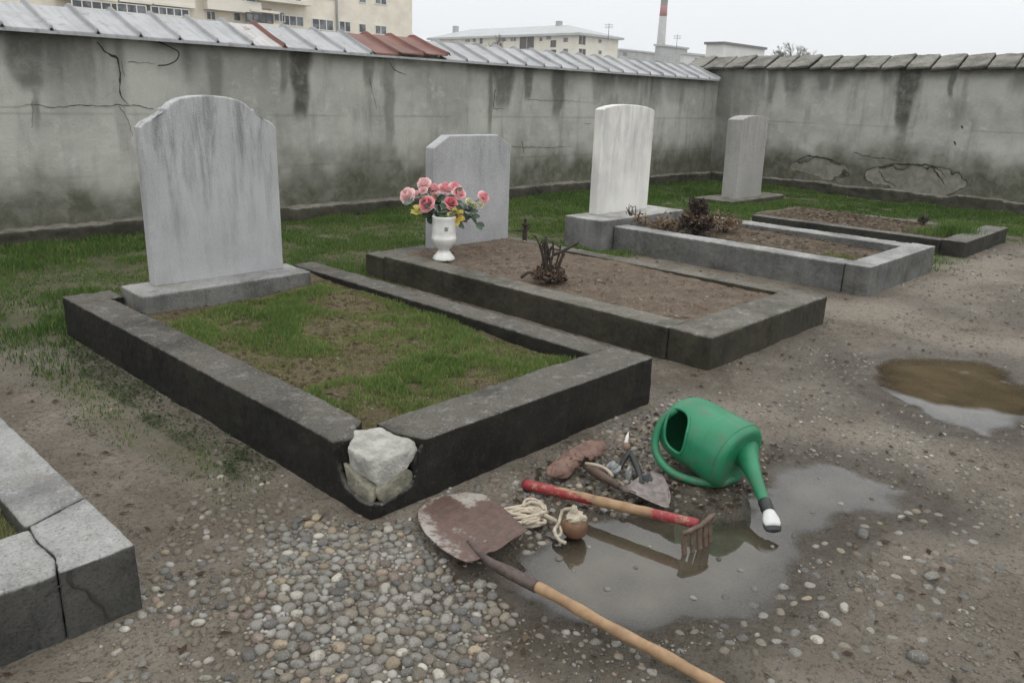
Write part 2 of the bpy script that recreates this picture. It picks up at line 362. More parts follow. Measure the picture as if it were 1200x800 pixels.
setattr_f(me, 'turf', turf(GX.ravel(), GY.ravel())*((np.abs(GX.ravel()-6) < 12) & (np.abs(GY.ravel()-4) < 10)))
dd = np.minimum(polydist(GX.ravel(), GY.ravel(), P1), polydist(GX.ravel(), GY.ravel(), P2))
setattr_f(me, 'wet', np.clip(sstep(.34, .02, dd+(fbm(GX.ravel()*3, GY.ravel()*3, 44)-.5)*.3)*1.0 + .4*sstep(.48, .7, fbm(GX.ravel()*.9, GY.ravel()*.9, 21)), 0, 1))
tag(link('ground', me, ground_mat()), kind='structure')
MW = water_mat()
for P, nm in ((P1, 'muddy puddle under the rake and shovel handle'), (P2, 'puddle on the path to the right')):
    px = [p[0] for p in P]; py = [p[1] for p in P]
    ax, ay = np.arange(min(px)-.25, max(px)+.25, .009), np.arange(min(py)-.25, max(py)+.25, .009)
    X, Y = np.meshgrid(ax, ay); X, Y = X.ravel(), Y.ravel()
    dep_ = WATER-hground(X, Y); d = polydist(X, Y, P); fc = grid_faces(len(ax), len(ay))
    ok = (dep_ > -.004) & (d < .25); fc = fc[ok[fc].any(1)]
    used = np.unique(fc); mp_ = np.full(len(X), -1); mp_[used] = np.arange(len(used))
    me = np_mesh('puddle', np.stack([X, Y, np.full(len(X), WATER)], 1)[used], mp_[fc]); setattr_f(me, 'depth', np.maximum(dep_[used], 0)); ux, uy = X[used], Y[used]; setattr_f(me, 'dull_brown', sstep(.035, -.035, polydist(ux, uy, DULL_BROWN)+(fbm(ux*7, uy*7, 45, 3)-.5)*.08))
    tag(link('puddle', me, MW), kind='structure')
# ------------------------------------------------------------------ boundary walls
MWALL = wall_mat()
def wall_attrs(s, z, top, drips, patches, seed, dampk=1.0):
    n = fbm(s*1.3, z*1.3, seed, 5); n2 = fbm(s*5, z*5, seed+3, 4)
    dmp = np.maximum(sstep(.88, .30, z - (n-.5)*.9 - (n2-.5)*.3), sstep(.42, .2, z-(n2-.5)*.12))*dampk
    drip = sstep(.16, 0, top-z)*.6*sstep(.3, .6, fbm(s*3, z*.6, seed+8))
    rn = vnoise(s*2.6, s*0, seed+21); ln = .15+.75*vnoise(s*1.1, s*0+4, seed+22)
    edge = vnoise(s*14, z*1.2, seed+23)
    drip = np.maximum(drip, sstep(.52, .8, rn+.25*(edge-.5))*sstep(ln, ln*.25, top-z)*.62)
    for (c, w, l, k) in drips:
        t = (top-z)/l; ww = w*(1.05-.55*t)*(1+.5*(n2-.5)); cc = c+.05*(vnoise(z*5, z*0, seed+int(c*10))-.5)
        drip = np.maximum(drip, k*sstep(1.15, .55, np.abs(s-cc)/np.maximum(ww, .01))*sstep(1.05, .75, t))
    pat = np.zeros_like(s)
    for (c, zc, w, hh, k) in patches:
        q = ((s-c)/w)**2+((z-zc)/hh)**2 + (n2-.5)*1.7 + (n-.5)*.9
        pat = np.maximum(pat, k*sstep(1.3, .7, q))
    for jz in (.62, 1.17):
        drip = np.maximum(drip, .28*sstep(.014, .004, np.abs(z-jz-(vnoise(s*1.5, s*0, 77)-.5)*.012))*sstep(.35, .6, vnoise(s*1.2, s*0+jz, 78)))
    return np.clip(dmp, 0, 1), np.clip(drip, 0, 1), np.clip(pat, 0, 1), n
def wall_face(name, along, s0, s1, z0, z1, fixed, thick, top, drips, patches, seed, parent):
    a = np.arange(s0, s1+.01, .02); b = np.arange(z0, z1+.01, .02); A, B = np.meshgrid(a, b); A, B = A.ravel(), B.ravel()
    dmp, drip, pat, n = wall_attrs(A, B, top, drips, patches, seed)
    off = (fbm(A*.8, B*.8, seed+31)-.5)*.05 + (fbm(A*5, B*5, seed+32)-.5)*.012 + pat*.013
    Fx = fixed + off
    V = np.stack([A, Fx, B], 1) if along == 'x' else np.stack([Fx, A, B], 1)
    fc = grid_faces(len(a), len(b)); nv = len(V)
    # close the body behind the face
    na, nb = len(a), len(b); cs = [0, na-1, na*nb-1, na*(nb-1)]
    back = [(V[c] + (np.array([0, thick, 0]) if along == 'x' else np.array([thick, 0, 0]))) for c in cs]
    V2 = np.vstack([V, back]); bq = np.array([[nv, nv+1, nv+2, nv+3], [cs[0], cs[1], nv+1, nv], [cs[1], cs[2], nv+2, nv+1], [cs[2], cs[3], nv+3, nv+2], [cs[3], cs[0], nv, nv+3]])
    me = np_mesh(name, V2, np.vstack([fc, bq]))
    for k, val in (('damp', dmp), ('drip', drip), ('patch', pat)): setattr_f(me, k, np.concatenate([val, [0]*4]))
    return link(name, me, MWALL, parent)
wl = thing('boundary_wall', (5.5, WL_Y+.4, 0), 'long stained grey concrete wall under corrugated metal coping sheets, with a forked crack', 'wall')
def wx(u, v): return onp(u, v, 1, WL_Y).x
DL = [(wx(352,100), .17, .78, .95), (wx(333,90), .07, .5, .6), (wx(30,70), .22, .55, .8), (wx(38,100), .05, .85, .6), (wx(250,80), .12, .6, .5), (wx(590,100), .28, .62, .8), (wx(575,110), .06, 1.0, .6),
      (wx(620,90), .12, .5, .75), (wx(655,90), .18, .75, .7), (wx(455,90), .12, 1.1, .5), (wx(432,80), .12, .4, .6), (wx(700,100), .2, .5, .4), (wx(790,120), .5, .5, .4), (wx(140,130), .1, 1.2, .3)]
wall_face('wall_body', 'x', -3.0, 13.95, -.05, 1.885, WL_Y, .85, 1.86, DL, [], 100, wl)
wr = thing('boundary_wall', (WR_X+.4, 3, 0), 'stained grey concrete wall on the right with overlapping stone coping and flaking plaster', 'wall')
def wy(u, v): return onp(u, v, 0, WR_X).y
DR = [(wy(1062,110), .22, .95, .95), (wy(1058,150), .12, 1.02, .7), (wy(1116,95), .07, .42, .75), (wy(930,95), .25, .42, .7), (wy(905,95), .1, .6, .5), (wy(870,110), .35, .9, .45), (wy(965,95), .15, .35, .5), (wy(850,110), .25, 1.6, .5)]
PR = [(wy(965,192), .42, .55, .17, .8), (wy(1070,200), .36, .70, .2, 1.0), (wy(1098,206), .36, .35, .22, 1.0)]
wall_face('wall_body', 'y', -4.0, 8.9, -.05, 2.06, WR_X, .85, 2.03, DR, PR, 300, wr)
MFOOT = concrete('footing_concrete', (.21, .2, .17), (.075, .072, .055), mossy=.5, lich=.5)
MCRACK = plain('crack_shade', (.04, .037, .03), .95)  # dark colour stands for the shade deep inside the cracks
def footing(along, s0, s1, f0, f1, h, parent):
    """rough rubble ledge along the wall foot"""
    bm = bmesh.new(); s = s0
    while s < s1:
        l = random.uniform(.5, 1.1); j = random.uniform(-.02, .02); hh = h+random.uniform(-.02, .02)
        a = (s, min(s+l-.006, s1), f0+j, f1, -.1, hh) if along == 'x' else (f0+j, f1, s, min(s+l-.006, s1), -.1, hh)
        add_box(bm, *a); s += l
    o = link('footing', fin(bm, 'footing'), MFOOT, parent); weather(o, .022, .05, .16, .02, .05); return o
footing('x', -3.0, 13.8, WL_Y-.15, WL_Y+.02, .20, wl); footing('y', -4.0, 7.9, WR_X-.16, WR_X+.02, .19, wr)
def ribbon(name, pts, w, off, mat, parent, taper=True):
    """a fissure: uneven raised strip, its dark colour painted for the shade inside"""
    P = []
    for a, b in zip(pts, pts[1:]):
        L = (b-a).length; k = max(2, int(L/.03))
        for i in range(k):
            q = a.lerp(b, i/k); nn = (b-a).normalized(); q = q + Vector((-nn.z, 0, nn.x))*random.uniform(-.009, .009) if off[1] else q+Vector((0, -nn.z, nn.y))*random.uniform(-.009, .009)
            P.append(q)
    P.append(pts[-1]); bm = bmesh.new(); prev = None; o = Vector(off)
    for i, p in enumerate(P):
        d = (P[min(i+1, len(P)-1)]-P[max(i-1, 0)]).normalized(); side = d.cross(o.normalized()).normalized()
        ww = w*random.uniform(.35, 1.2)*(min(1, (len(P)-i)/max(1, len(P)*.4)) if taper else 1)
        c = (bm.verts.new(p+side*ww*.5+o*.4), bm.verts.new(p+o), bm.verts.new(p-side*ww*.5+o*.4))
        if prev:
            bm.faces.new((prev[0], prev[1], c[1], c[0])); bm.faces.new((prev[1], prev[2], c[2], c[1]))
        prev = c
    return link(name, fin(bm, name), mat, parent)
def lw(u, v):
    p = onp(u, v, 1, WL_Y); a = np.array([p.x]); z = np.array([p.z])
    return Vector((p.x, WL_Y + float(((fbm(a*.8, z*.8, 131)-.5)*.05+(fbm(a*5, z*5, 132)-.5)*.012)[0]), p.z))
def rw(u, v):
    p = onp(u, v, 0, WR_X); a = np.array([p.y]); z = np.array([p.z])
    _, _, pt, _ = wall_attrs(a, z, 2.03, DR, PR, 300)
    return Vector((WR_X + float(((fbm(a*.8, z*.8, 331)-.5)*.05+(fbm(a*5, z*5, 332)-.5)*.012)[0]+pt[0]*.013), p.y, p.z))
for pts, w in (([(113,50),(122,60),(139,69),(142,90),(141,108),(146,119),(152,123)], .028), ([(180,127),(160,124),(140,123),(100,124),(60,125),(40,123),(0,125)], .012), ([(140,124),(150,140),(155,160)], .008), ([(142,72),(146,90)], .008),
               ([(455,72),(462,83),(476,88)], .016), ([(580,105),(578,128),(590,127)], .02), ([(150,72),(175,74),(182,74)], .008), ([(600,172),(640,173),(672,171)], .012), ([(685,145),(692,144)], .02), ([(612,165),(614,180)], .014),
               ([(432,92),(441,128)], .01), ([(38,118),(37,150)], .006), ([(620,117),(660,118),(700,121)], .007)):
    dense = [lw(u, v) for u, v in pts]; ribbon('crack', dense, w*(.75 if w > .02 else .5), (0, -.006, 0), MCRACK, wl)
for pts, w in (([(935,188),(945,183),(960,184),(975,188),(988,193)], .035), ([(1030,197),(1050,192),(1075,193),(1092,194),(1102,200),(1110,212)], .04), ([(1000,178),(1012,183),(1040,186),(1058,190)], .014),
               ([(1092,194),(1098,204),(1108,217)], .03), ([(1150,205),(1160,213),(1172,218)], .008), ([(1126,148),(1128,151)], .03), ([(1118,166),(1120,170)], .03), ([(1030,200),(1036,212),(1050,218)], .02)):
    ribbon('crack', [rw(u, v) for u, v in pts], w*.85, (-.006, 0, 0), MCRACK, wr)
# metal coping sheets
def sheet_mat(name, a, b, rust=.15, rcol=(.16, .06, .035)):
    n = NT(name); v = n.obj(); big = n.noise(v, 2.5, 6); st = n.noise(n.map(v, (14, 1.2, 1.2)), 1.6, 5)
    c = n.mix(a, b, n.rng(n.math('ADD', n.math('MULTIPLY', big, .5), n.math('MULTIPLY', st, .5)), .38, .62))
    c = n.mix(c, n.mix(c, (.1, .095, .085), .7), n.rng(n.noise(v, 9, 7, .7), .54, .74))
    c = n.mix(c, rcol, n.math('MULTIPLY', n.rng(n.noise(v, 6, 7, .7), .56, .68), rust))
    n.bsdf(Base_Color=c, Roughness=.5, Normal=n.bump(n.noise(v, 5, 5), .15, .01), Specular_IOR_Level=.4); return n.m
MS = sheet_mat('weathered_zinc', (.41, .42, .435), (.31, .32, .33), .14); MSR = sheet_mat('rusty_red_sheet', (.2, .085, .065), (.13, .055, .042), .6)
MSK = sheet_mat('rust_edged_zinc', (.5, .5, .5), (.36, .35, .34), .8); MRIB = sheet_mat('grey_seam', (.34, .35, .355), (.24, .245, .25), .15)
PITCHX = .3745
def coping_panel(x0, kind, lift=0.0, skew=0.0):
    w = PITCHX; rb = .06; prof = [(.004, 0), (.02, .0), (w-rb, .0), (w-rb+.010, .008), (w-rb*.66, .034), (w-rb*.5, .040), (w-rb*.34, .034), (w-.010, .008), (w+.002, .004)]
    path = [(WL_Y-.124, 1.842), (WL_Y-.12, 1.865), (WL_Y+.12, 1.955), (WL_Y+.46, 2.10), (WL_Y+.52, 2.105), (WL_Y+1.0, 1.9)]
    bm = bmesh.new(); rows = []
    for i, (y, z) in enumerate(path):
        t = i/5
        rows.append([bm.verts.new((x0+px+skew*(.5-t), y, z+pz*(0 if i == 0 and 0 else 1)+lift*(1-t)+random.uniform(-.0015, .0015))) for px, pz in prof])
    for a, b in zip(rows, rows[1:]):
        for k in range(len(prof)-1): bm.faces.new((a[k], a[k+1], b[k+1], b[k]))
    me = fin(bm, 'coping_sheet')
    m, lab = {'z': (MS, None), 'r': (MSR, 'rusty red coping sheet'), 'k': (MSK, 'coping sheet with a rust stained seam')}[kind]
    o = link('coping_sheet', me, [m, MSR if kind in 'rk' else MRIB], wl, smooth=False)
    nf = len(prof)-1
    for p in me.polygons:
        if 2 <= p.index % nf: p.material_index = 1
    if lab: o['label'] = lab
    s = o.modifiers.new('Solidify', 'SOLIDIFY'); s.thickness = .005; s.offset = -1
i0 = -15; base_x = 2.55-PITCHX+.03
for i in range(i0, 32):
    x0 = base_x+i*PITCHX
    if x0 > 13.75: break
    kind = 'r' if 10 <= i <= 12 else ('k' if i == 6 else 'z')
    coping_panel(x0, kind, {10: .02, 11: .045, 12: .06}.get(i, random.uniform(0, .004)), {11: .1, 12: .14, 10: .06}.get(i, random.uniform(-.02, .02)))
o = link('eave_lip', box_me(-2.9, 13.72, WL_Y-.129, WL_Y-.125, 1.833, 1.857), MS, wl, smooth=False)
# stone coping on the right wall
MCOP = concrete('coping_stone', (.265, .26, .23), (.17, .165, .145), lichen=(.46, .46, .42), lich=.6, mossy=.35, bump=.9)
def coping_slab(y0, y1):
    e, r_ = WR_X-.14, WR_X+.43; bm = bmesh.new(); t = .058; zj = random.uniform(-.008, .008); tilt = random.uniform(.008, .03); sk = .05
    def ring(y, dz, dx):
        return [bm.verts.new(p) for p in ((e+dx, y, 2.035+dz), (r_+.2, y, 2.27+dz), (r_+.22, y, 2.27+t+dz), (e-.005+dx, y, 2.035+t*.8+dz))]
    def ring2(y, dz, dx):
        zs = [(e+dx, 2.03), (r_, 2.235), (r_+.75, 2.03), (r_+.77, 2.03+t), (r_, 2.235+t), (e-.01+dx, 2.03+t*.85)]
        return [bm.verts.new((x, y+(sk if 0 < i < 5 else 0), z+dz)) for i, (x, z) in enumerate(zs)]
    a = ring2(y0, zj+tilt, random.uniform(-.012, .012)); b = ring2(y1, zj-tilt*.3, random.uniform(-.012, .012))
    for k in range(6): bm.faces.new((a[k], a[(k+1) % 6], b[(k+1) % 6], b[k]))
    bm.faces.new(a[::-1]); bm.faces.new(b)
    o = link('coping_slab', fin(bm, 'coping_slab'), MCOP, wr); weather(o, .02, .02, .12, .012, .035)
y = 8.75
while y > -3.8:
    l = random.uniform(.36, .44); coping_slab(y-l+.016, y); y -= l
wire = spline([lw(185,49)+Vector((0,-.02,0)), lw(198,56)+Vector((0,-.05,0)), lw(206,62)+Vector((0,-.07,0)), lw(203,71)+Vector((0,-.07,0)), lw(194,76)+Vector((0,-.05,0)), lw(184,77)+Vector((0,-.03,0))], 8)
tag(link('hanging_wire', tube_me(wire, .006, 8), plain('black_cable', (.02, .02, .02), .5)), 'short curl of black wire hanging from the coping on the stained wall', 'wire')
# ------------------------------------------------------------------ graves: kerbs
CK1 = concrete('black_algae_shaded_concrete', (.124, .116, .101), (.022, .0203, .017), lichen=(.30, .30, .28), lich=.42, mossy=.16, brown=(.05, .045, .035), bump=.8)
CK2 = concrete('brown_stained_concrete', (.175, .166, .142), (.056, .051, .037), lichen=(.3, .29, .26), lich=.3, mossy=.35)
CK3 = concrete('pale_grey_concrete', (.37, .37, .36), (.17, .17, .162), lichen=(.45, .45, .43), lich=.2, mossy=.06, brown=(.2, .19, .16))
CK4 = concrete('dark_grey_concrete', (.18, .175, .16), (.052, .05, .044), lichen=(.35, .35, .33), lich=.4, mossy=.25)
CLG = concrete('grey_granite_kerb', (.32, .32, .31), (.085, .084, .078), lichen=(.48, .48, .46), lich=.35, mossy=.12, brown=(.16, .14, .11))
def rail(poly, h, mat, parent, name='kerb_rail', z0=-.06, **k):
    o = link(name, prism_me(poly, z0, h), mat, parent); weather(o, **k); return o
def rect(x0, x1, y0, y1): return [(x0, y0), (x1, y0), (x1, y1), (x0, y1)]
def soil(name_mat, x0, x1, y0, y1, zf, amp=.02, seed=0):
    ax, ay = np.arange(x0, x1+.012, .025), np.arange(y0, y1+.012, .025); X, Y = np.meshgrid(ax, ay); X, Y = X.ravel(), Y.ravel()
    Z = zf(X, Y)+(fbm(X*2.5, Y*2.5, seed)-.5)*amp*2+(fbm(X*14, Y*14, seed+4)-.5)*amp
    o = link('soil_bed', np_mesh('soil_bed', np.stack([X, Y, Z], 1), grid_faces(len(ax), len(ay))), name_mat); tag(o, kind='structure')
    return lambda x, y: float(zf(np.array([x]), np.array([y]))[0]+(fbm(np.array([x*2.5]), np.array([y*2.5]), seed)[0]-.5)*amp*2)
# grave 1
g1 = thing('grave_kerb', (2.35, 3.5, 0), 'large blackened concrete grave border with its near corner broken open', 'grave kerb')
x0, x1, y0, y1, h = K1
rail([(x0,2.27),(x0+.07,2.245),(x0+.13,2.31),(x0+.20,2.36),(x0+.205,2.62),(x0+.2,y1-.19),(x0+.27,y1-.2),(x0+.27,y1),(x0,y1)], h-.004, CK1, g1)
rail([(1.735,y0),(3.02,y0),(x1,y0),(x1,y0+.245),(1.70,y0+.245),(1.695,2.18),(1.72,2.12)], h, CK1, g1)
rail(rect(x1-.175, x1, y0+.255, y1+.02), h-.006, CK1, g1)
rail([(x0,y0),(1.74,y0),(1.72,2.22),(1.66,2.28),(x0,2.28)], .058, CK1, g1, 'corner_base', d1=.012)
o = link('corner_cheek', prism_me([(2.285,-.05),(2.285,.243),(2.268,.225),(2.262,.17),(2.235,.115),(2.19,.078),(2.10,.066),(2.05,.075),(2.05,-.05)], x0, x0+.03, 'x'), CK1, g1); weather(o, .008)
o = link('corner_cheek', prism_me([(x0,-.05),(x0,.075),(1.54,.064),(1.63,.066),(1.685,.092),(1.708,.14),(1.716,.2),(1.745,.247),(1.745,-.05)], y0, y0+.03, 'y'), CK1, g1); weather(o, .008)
rail([(1.56,2.12),(1.69,2.12),(1.72,2.3),(1.6,2.37),(1.53,2.26)], .16, plain('dark_mortar', (.014, .013, .012), .95), g1, 'mortar_core')
MRUB = plain('pale_rubble', (.37, .36, .33), .9, .3, 17, .9, .012)
MRUB2 = plain('mossy_rubble', (.185, .175, .135), .9, .42, 15, .9, .012)
o = link('rubble_stone', hull_me([(1.508,2.202,0.234),(1.605,2.302,0.246),(1.690,2.252,0.246),(1.736,2.112,0.234),(1.710,2.062,0.216),(1.570,2.072,0.219),(1.520,2.112,0.224),(1.515,2.202,0.149),(1.550,2.067,0.109),(1.570,2.064,0.102),(1.660,2.062,0.144),(1.710,2.072,0.184),(1.710,2.172,0.184),(1.590,2.262,0.134)]), MRUB, g1); o['label'] = 'pale squared rubble stone at the top of the broken corner'
weather(o, .009, .012, .06, .006, .02)
o = link('rubble_stone', hull_me([(1.525,2.065,.108),(1.56,2.056,.116),(1.66,2.056,.155),(1.695,2.062,.13),(1.68,2.056,.08),(1.60,2.054,.055),(1.54,2.056,.06),(1.60,2.15,.14),(1.66,2.15,.13),(1.56,2.16,.06),(1.66,2.15,.06)]), MRUB2, g1); o['label'] = 'rounded rubble stone under the pale one'
weather(o, .009, .01, .06, .005, .02)
o = link('rubble_stone', hull_me([(1.505,2.09,.115),(1.51,2.235,.165),(1.508,2.07,.06),(1.505,2.22,.07),(1.58,2.22,.16),(1.57,2.08,.11),(1.57,2.1,.06)]), MRUB2, g1); o['label'] = 'dark mossy stone wedged on the left of the broken corner'
weather(o, .009, .01, .06, .005, .02)
o = link('rubble_stone', hull_me([(1.69,2.058,.12),(1.735,2.06,.2),(1.715,2.06,.22),(1.69,2.1,.18),(1.74,2.1,.12),(1.7,2.06,.09),(1.72,2.14,.2)]), CK1, g1); o['label'] = 'black stone flake on the right of the broken corner'
weather(o, .009, .008, .05, .004, .02)
# grave 2
g2 = thing('grave_kerb', (4.63, 3.6, 0), 'brownish concrete grave border around bare earth, with the flower vase on its corner', 'grave kerb')
x0, x1, y0, y1, h = K2
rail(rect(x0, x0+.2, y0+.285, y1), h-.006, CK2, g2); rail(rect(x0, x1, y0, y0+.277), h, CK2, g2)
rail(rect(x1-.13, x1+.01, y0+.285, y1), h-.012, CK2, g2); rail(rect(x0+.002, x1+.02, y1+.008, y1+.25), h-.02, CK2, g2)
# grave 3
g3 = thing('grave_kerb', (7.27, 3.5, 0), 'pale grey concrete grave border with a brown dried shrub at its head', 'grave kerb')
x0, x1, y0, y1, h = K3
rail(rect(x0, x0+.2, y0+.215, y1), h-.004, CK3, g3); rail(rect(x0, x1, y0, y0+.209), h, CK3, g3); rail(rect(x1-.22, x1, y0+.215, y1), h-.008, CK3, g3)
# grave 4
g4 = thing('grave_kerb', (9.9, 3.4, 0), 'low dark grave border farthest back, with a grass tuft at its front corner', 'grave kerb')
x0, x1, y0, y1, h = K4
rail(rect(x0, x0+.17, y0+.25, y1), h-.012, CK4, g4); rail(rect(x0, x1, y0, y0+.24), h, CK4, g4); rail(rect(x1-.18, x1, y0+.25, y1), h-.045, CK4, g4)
# foreground grave
g5 = thing('grave_kerb', (0, 3.5, 0), 'grey stone grave border at the lower left with a cracked corner block', 'grave kerb')
x0, x1, y0, y1, h = LG
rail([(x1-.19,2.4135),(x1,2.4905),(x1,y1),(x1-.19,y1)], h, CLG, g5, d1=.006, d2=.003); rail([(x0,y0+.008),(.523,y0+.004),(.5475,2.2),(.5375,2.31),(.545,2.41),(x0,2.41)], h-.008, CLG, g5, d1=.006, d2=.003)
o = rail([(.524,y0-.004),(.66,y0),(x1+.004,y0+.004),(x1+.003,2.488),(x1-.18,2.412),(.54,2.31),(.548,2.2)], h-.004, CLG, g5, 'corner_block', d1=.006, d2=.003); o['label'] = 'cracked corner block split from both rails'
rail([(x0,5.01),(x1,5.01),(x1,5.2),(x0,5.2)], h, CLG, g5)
def gcrack(pts, w, off, parent):
    ribbon('crack', [Vector(p) for p in pts], w, off, MCRACK, parent)
gcrack([(.545,2.107,.205),(.56,2.106,.16),(.6,2.105,.1),(.63,2.104,.02)], .012, (0, -.006, 0), g5)
gcrack([(.49,2.115,.15),(.535,2.113,.175),(.56,2.113,.16)], .006, (0, -.006, 0), g5)
gcrack([(x, 2.105, z) for x, z in ((4.02,.2),(4.015,.12),(4.02,.02))], .006, (0, -.006, 0), g2)
SB = soil_mat('dark_turf_soil', (.115, .095, .055), (.165, .135, .085), .3); SB2 = soil_mat('bare_brown_earth', (.20, .158, .122), (.145, .112, .085), .8); SB3 = soil_mat('leafy_earth', (.17, .135, .1), (.11, .088, .063), .7)
s1 = soil(SB, 1.68, 3.04, 2.28, 4.98, lambda x, y: .155+.02*(y-2.3)+.02*np.sin(x*2.2), .022, 61)
s2 = soil(SB2, 4.05, 5.3, 2.37, 5.08, lambda x, y: .165+.012*np.sin((x-4)*2.4)+.01*(y-2.4), .016, 62)
s3 = soil(SB3, 6.67, 7.86, 2.42, 4.76, lambda x, y: .165+.02*(y-2.4), .02, 63)
s4 = soil(SB3, 9.24, 10.55, 2.45, 4.7, lambda x, y: .12+.015*(y-2.4), .022, 64)
s5 = soil(SB, -.9, .55, 2.40, 5.0, lambda x, y: .15+0*x, .02, 65)
# ------------------------------------------------------------------ headstones
MH1 = headstone_mat('streaked_grey_stone', (.46, .465, .475), (.12, .122, .128), .85, .24); MH2 = headstone_mat('plain_grey_stone', (.42, .425, .44), (.16, .165, .175), .5, .22)
MH3 = headstone_mat('white_marble', (.80, .79, .75), (.25, .26, .27), .55, .05); MH4 = headstone_mat('grey_brown_granite', (.38, .37, .355), (.15, .145, .14), .5, .28)
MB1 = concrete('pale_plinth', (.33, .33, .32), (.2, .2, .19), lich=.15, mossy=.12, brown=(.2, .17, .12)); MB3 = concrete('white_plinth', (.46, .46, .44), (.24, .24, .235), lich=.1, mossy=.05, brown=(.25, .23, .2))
def slab(prof, y0, y1, mat, parent, lean=0.0, bev=.009):
    me = prism_me(prof, y0, y1, 'y'); bm = bmesh.new(); bm.from_mesh(me)
    ed = [e for e in bm.edges if len(e.link_faces) == 2 and e.calc_face_angle(0) > .9]
    bmesh.ops.bevel(bm, geom=ed, offset=bev, segments=2, affect='EDGES', profile=.5); me = fin(bm, 'slab')
    if lean: me.transform(Matrix.Translation((0, y1, 0)) @ Matrix.Rotation(lean, 4, 'X') @ Matrix.Translation((0, -y1, 0)))
    o = link('slab', me, mat, parent, smooth=False); return o
h1 = thing('headstone', (2.34, 4.77, .295), 'largest headstone, streaked grey with a shouldered arch top, on a pale plinth', 'headstone')
pr = [(1.919,1.213),(1.95,1.243),(1.991,1.262),(2.03,1.276),(2.058,1.302),(2.063,1.322),(2.082,1.322),(2.112,1.350),(2.16,1.374),(2.237,1.391),(2.345,1.398),(2.45,1.391),(2.53,1.374),(2.58,1.350),(2.608,1.322),(2.628,1.322),(2.634,1.302),(2.662,1.276),(2.70,1.262),(2.745,1.243),(2.776,1.213)]
slab([(1.918, .29)]+pr+[(2.776, .29)][:1] if False else pr+[(2.776, .292), (1.918, .292)], 4.735, 4.825, MH1, h1)
o = link('plinth', prism_me([(1.755,4.55),(2.875,4.555),(2.885,4.885),(1.775,4.895)], .14, .295), MB1, h1); weather(o, .012, .006, .1, .003, .03)
h2 = thing('headstone', (4.85, 5.14, .187), 'grey headstone with clipped corners standing behind the flower vase', 'headstone')
slab([(4.405,.185),(4.405,1.025),(4.575,1.122),(5.15,1.122),(5.312,1.03),(5.312,.185)], 5.085, 5.195, MH2, h2)
h3 = thing('headstone', (7.1, 5.0, 0), 'white marble headstone with a shallow arched top on a pale block', 'headstone')
pr3 = [(6.60,1.352),(6.635,1.366),(6.74,1.388),(6.88,1.402),(7.03,1.406),(7.18,1.402),(7.34,1.388),(7.46,1.366),(7.50,1.352)]
slab(pr3+[(7.50,.305),(6.60,.305)], 5.06, 5.17, MH3, h3)
o = link('plinth', box_me(6.30, 7.78, 4.762, 5.24, -.05, .308, bev=.01), MB3, h3, smooth=False); weather(o, .016, .006, .12, .002, .03)
h4 = thing('headstone', (11.7, 6.0, 0), 'rough grey headstone farthest back near the wall corner, leaning slightly', 'headstone')
pr4 = [(11.16,1.222),(11.23,1.247),(11.36,1.272),(11.53,1.285),(11.7,1.28),(11.86,1.258),(11.95,1.236)]
slab(pr4+[(11.95,.07),(11.16,.07)], 5.95, 6.2, MH4, h4, R(-1.2))
o = link('plinth', box_me(10.72, 12.42, 5.78, 6.4, -.06, .085, bev=.01), MFOOT, h4); weather(o, .018, .015, .12, .008, .04)
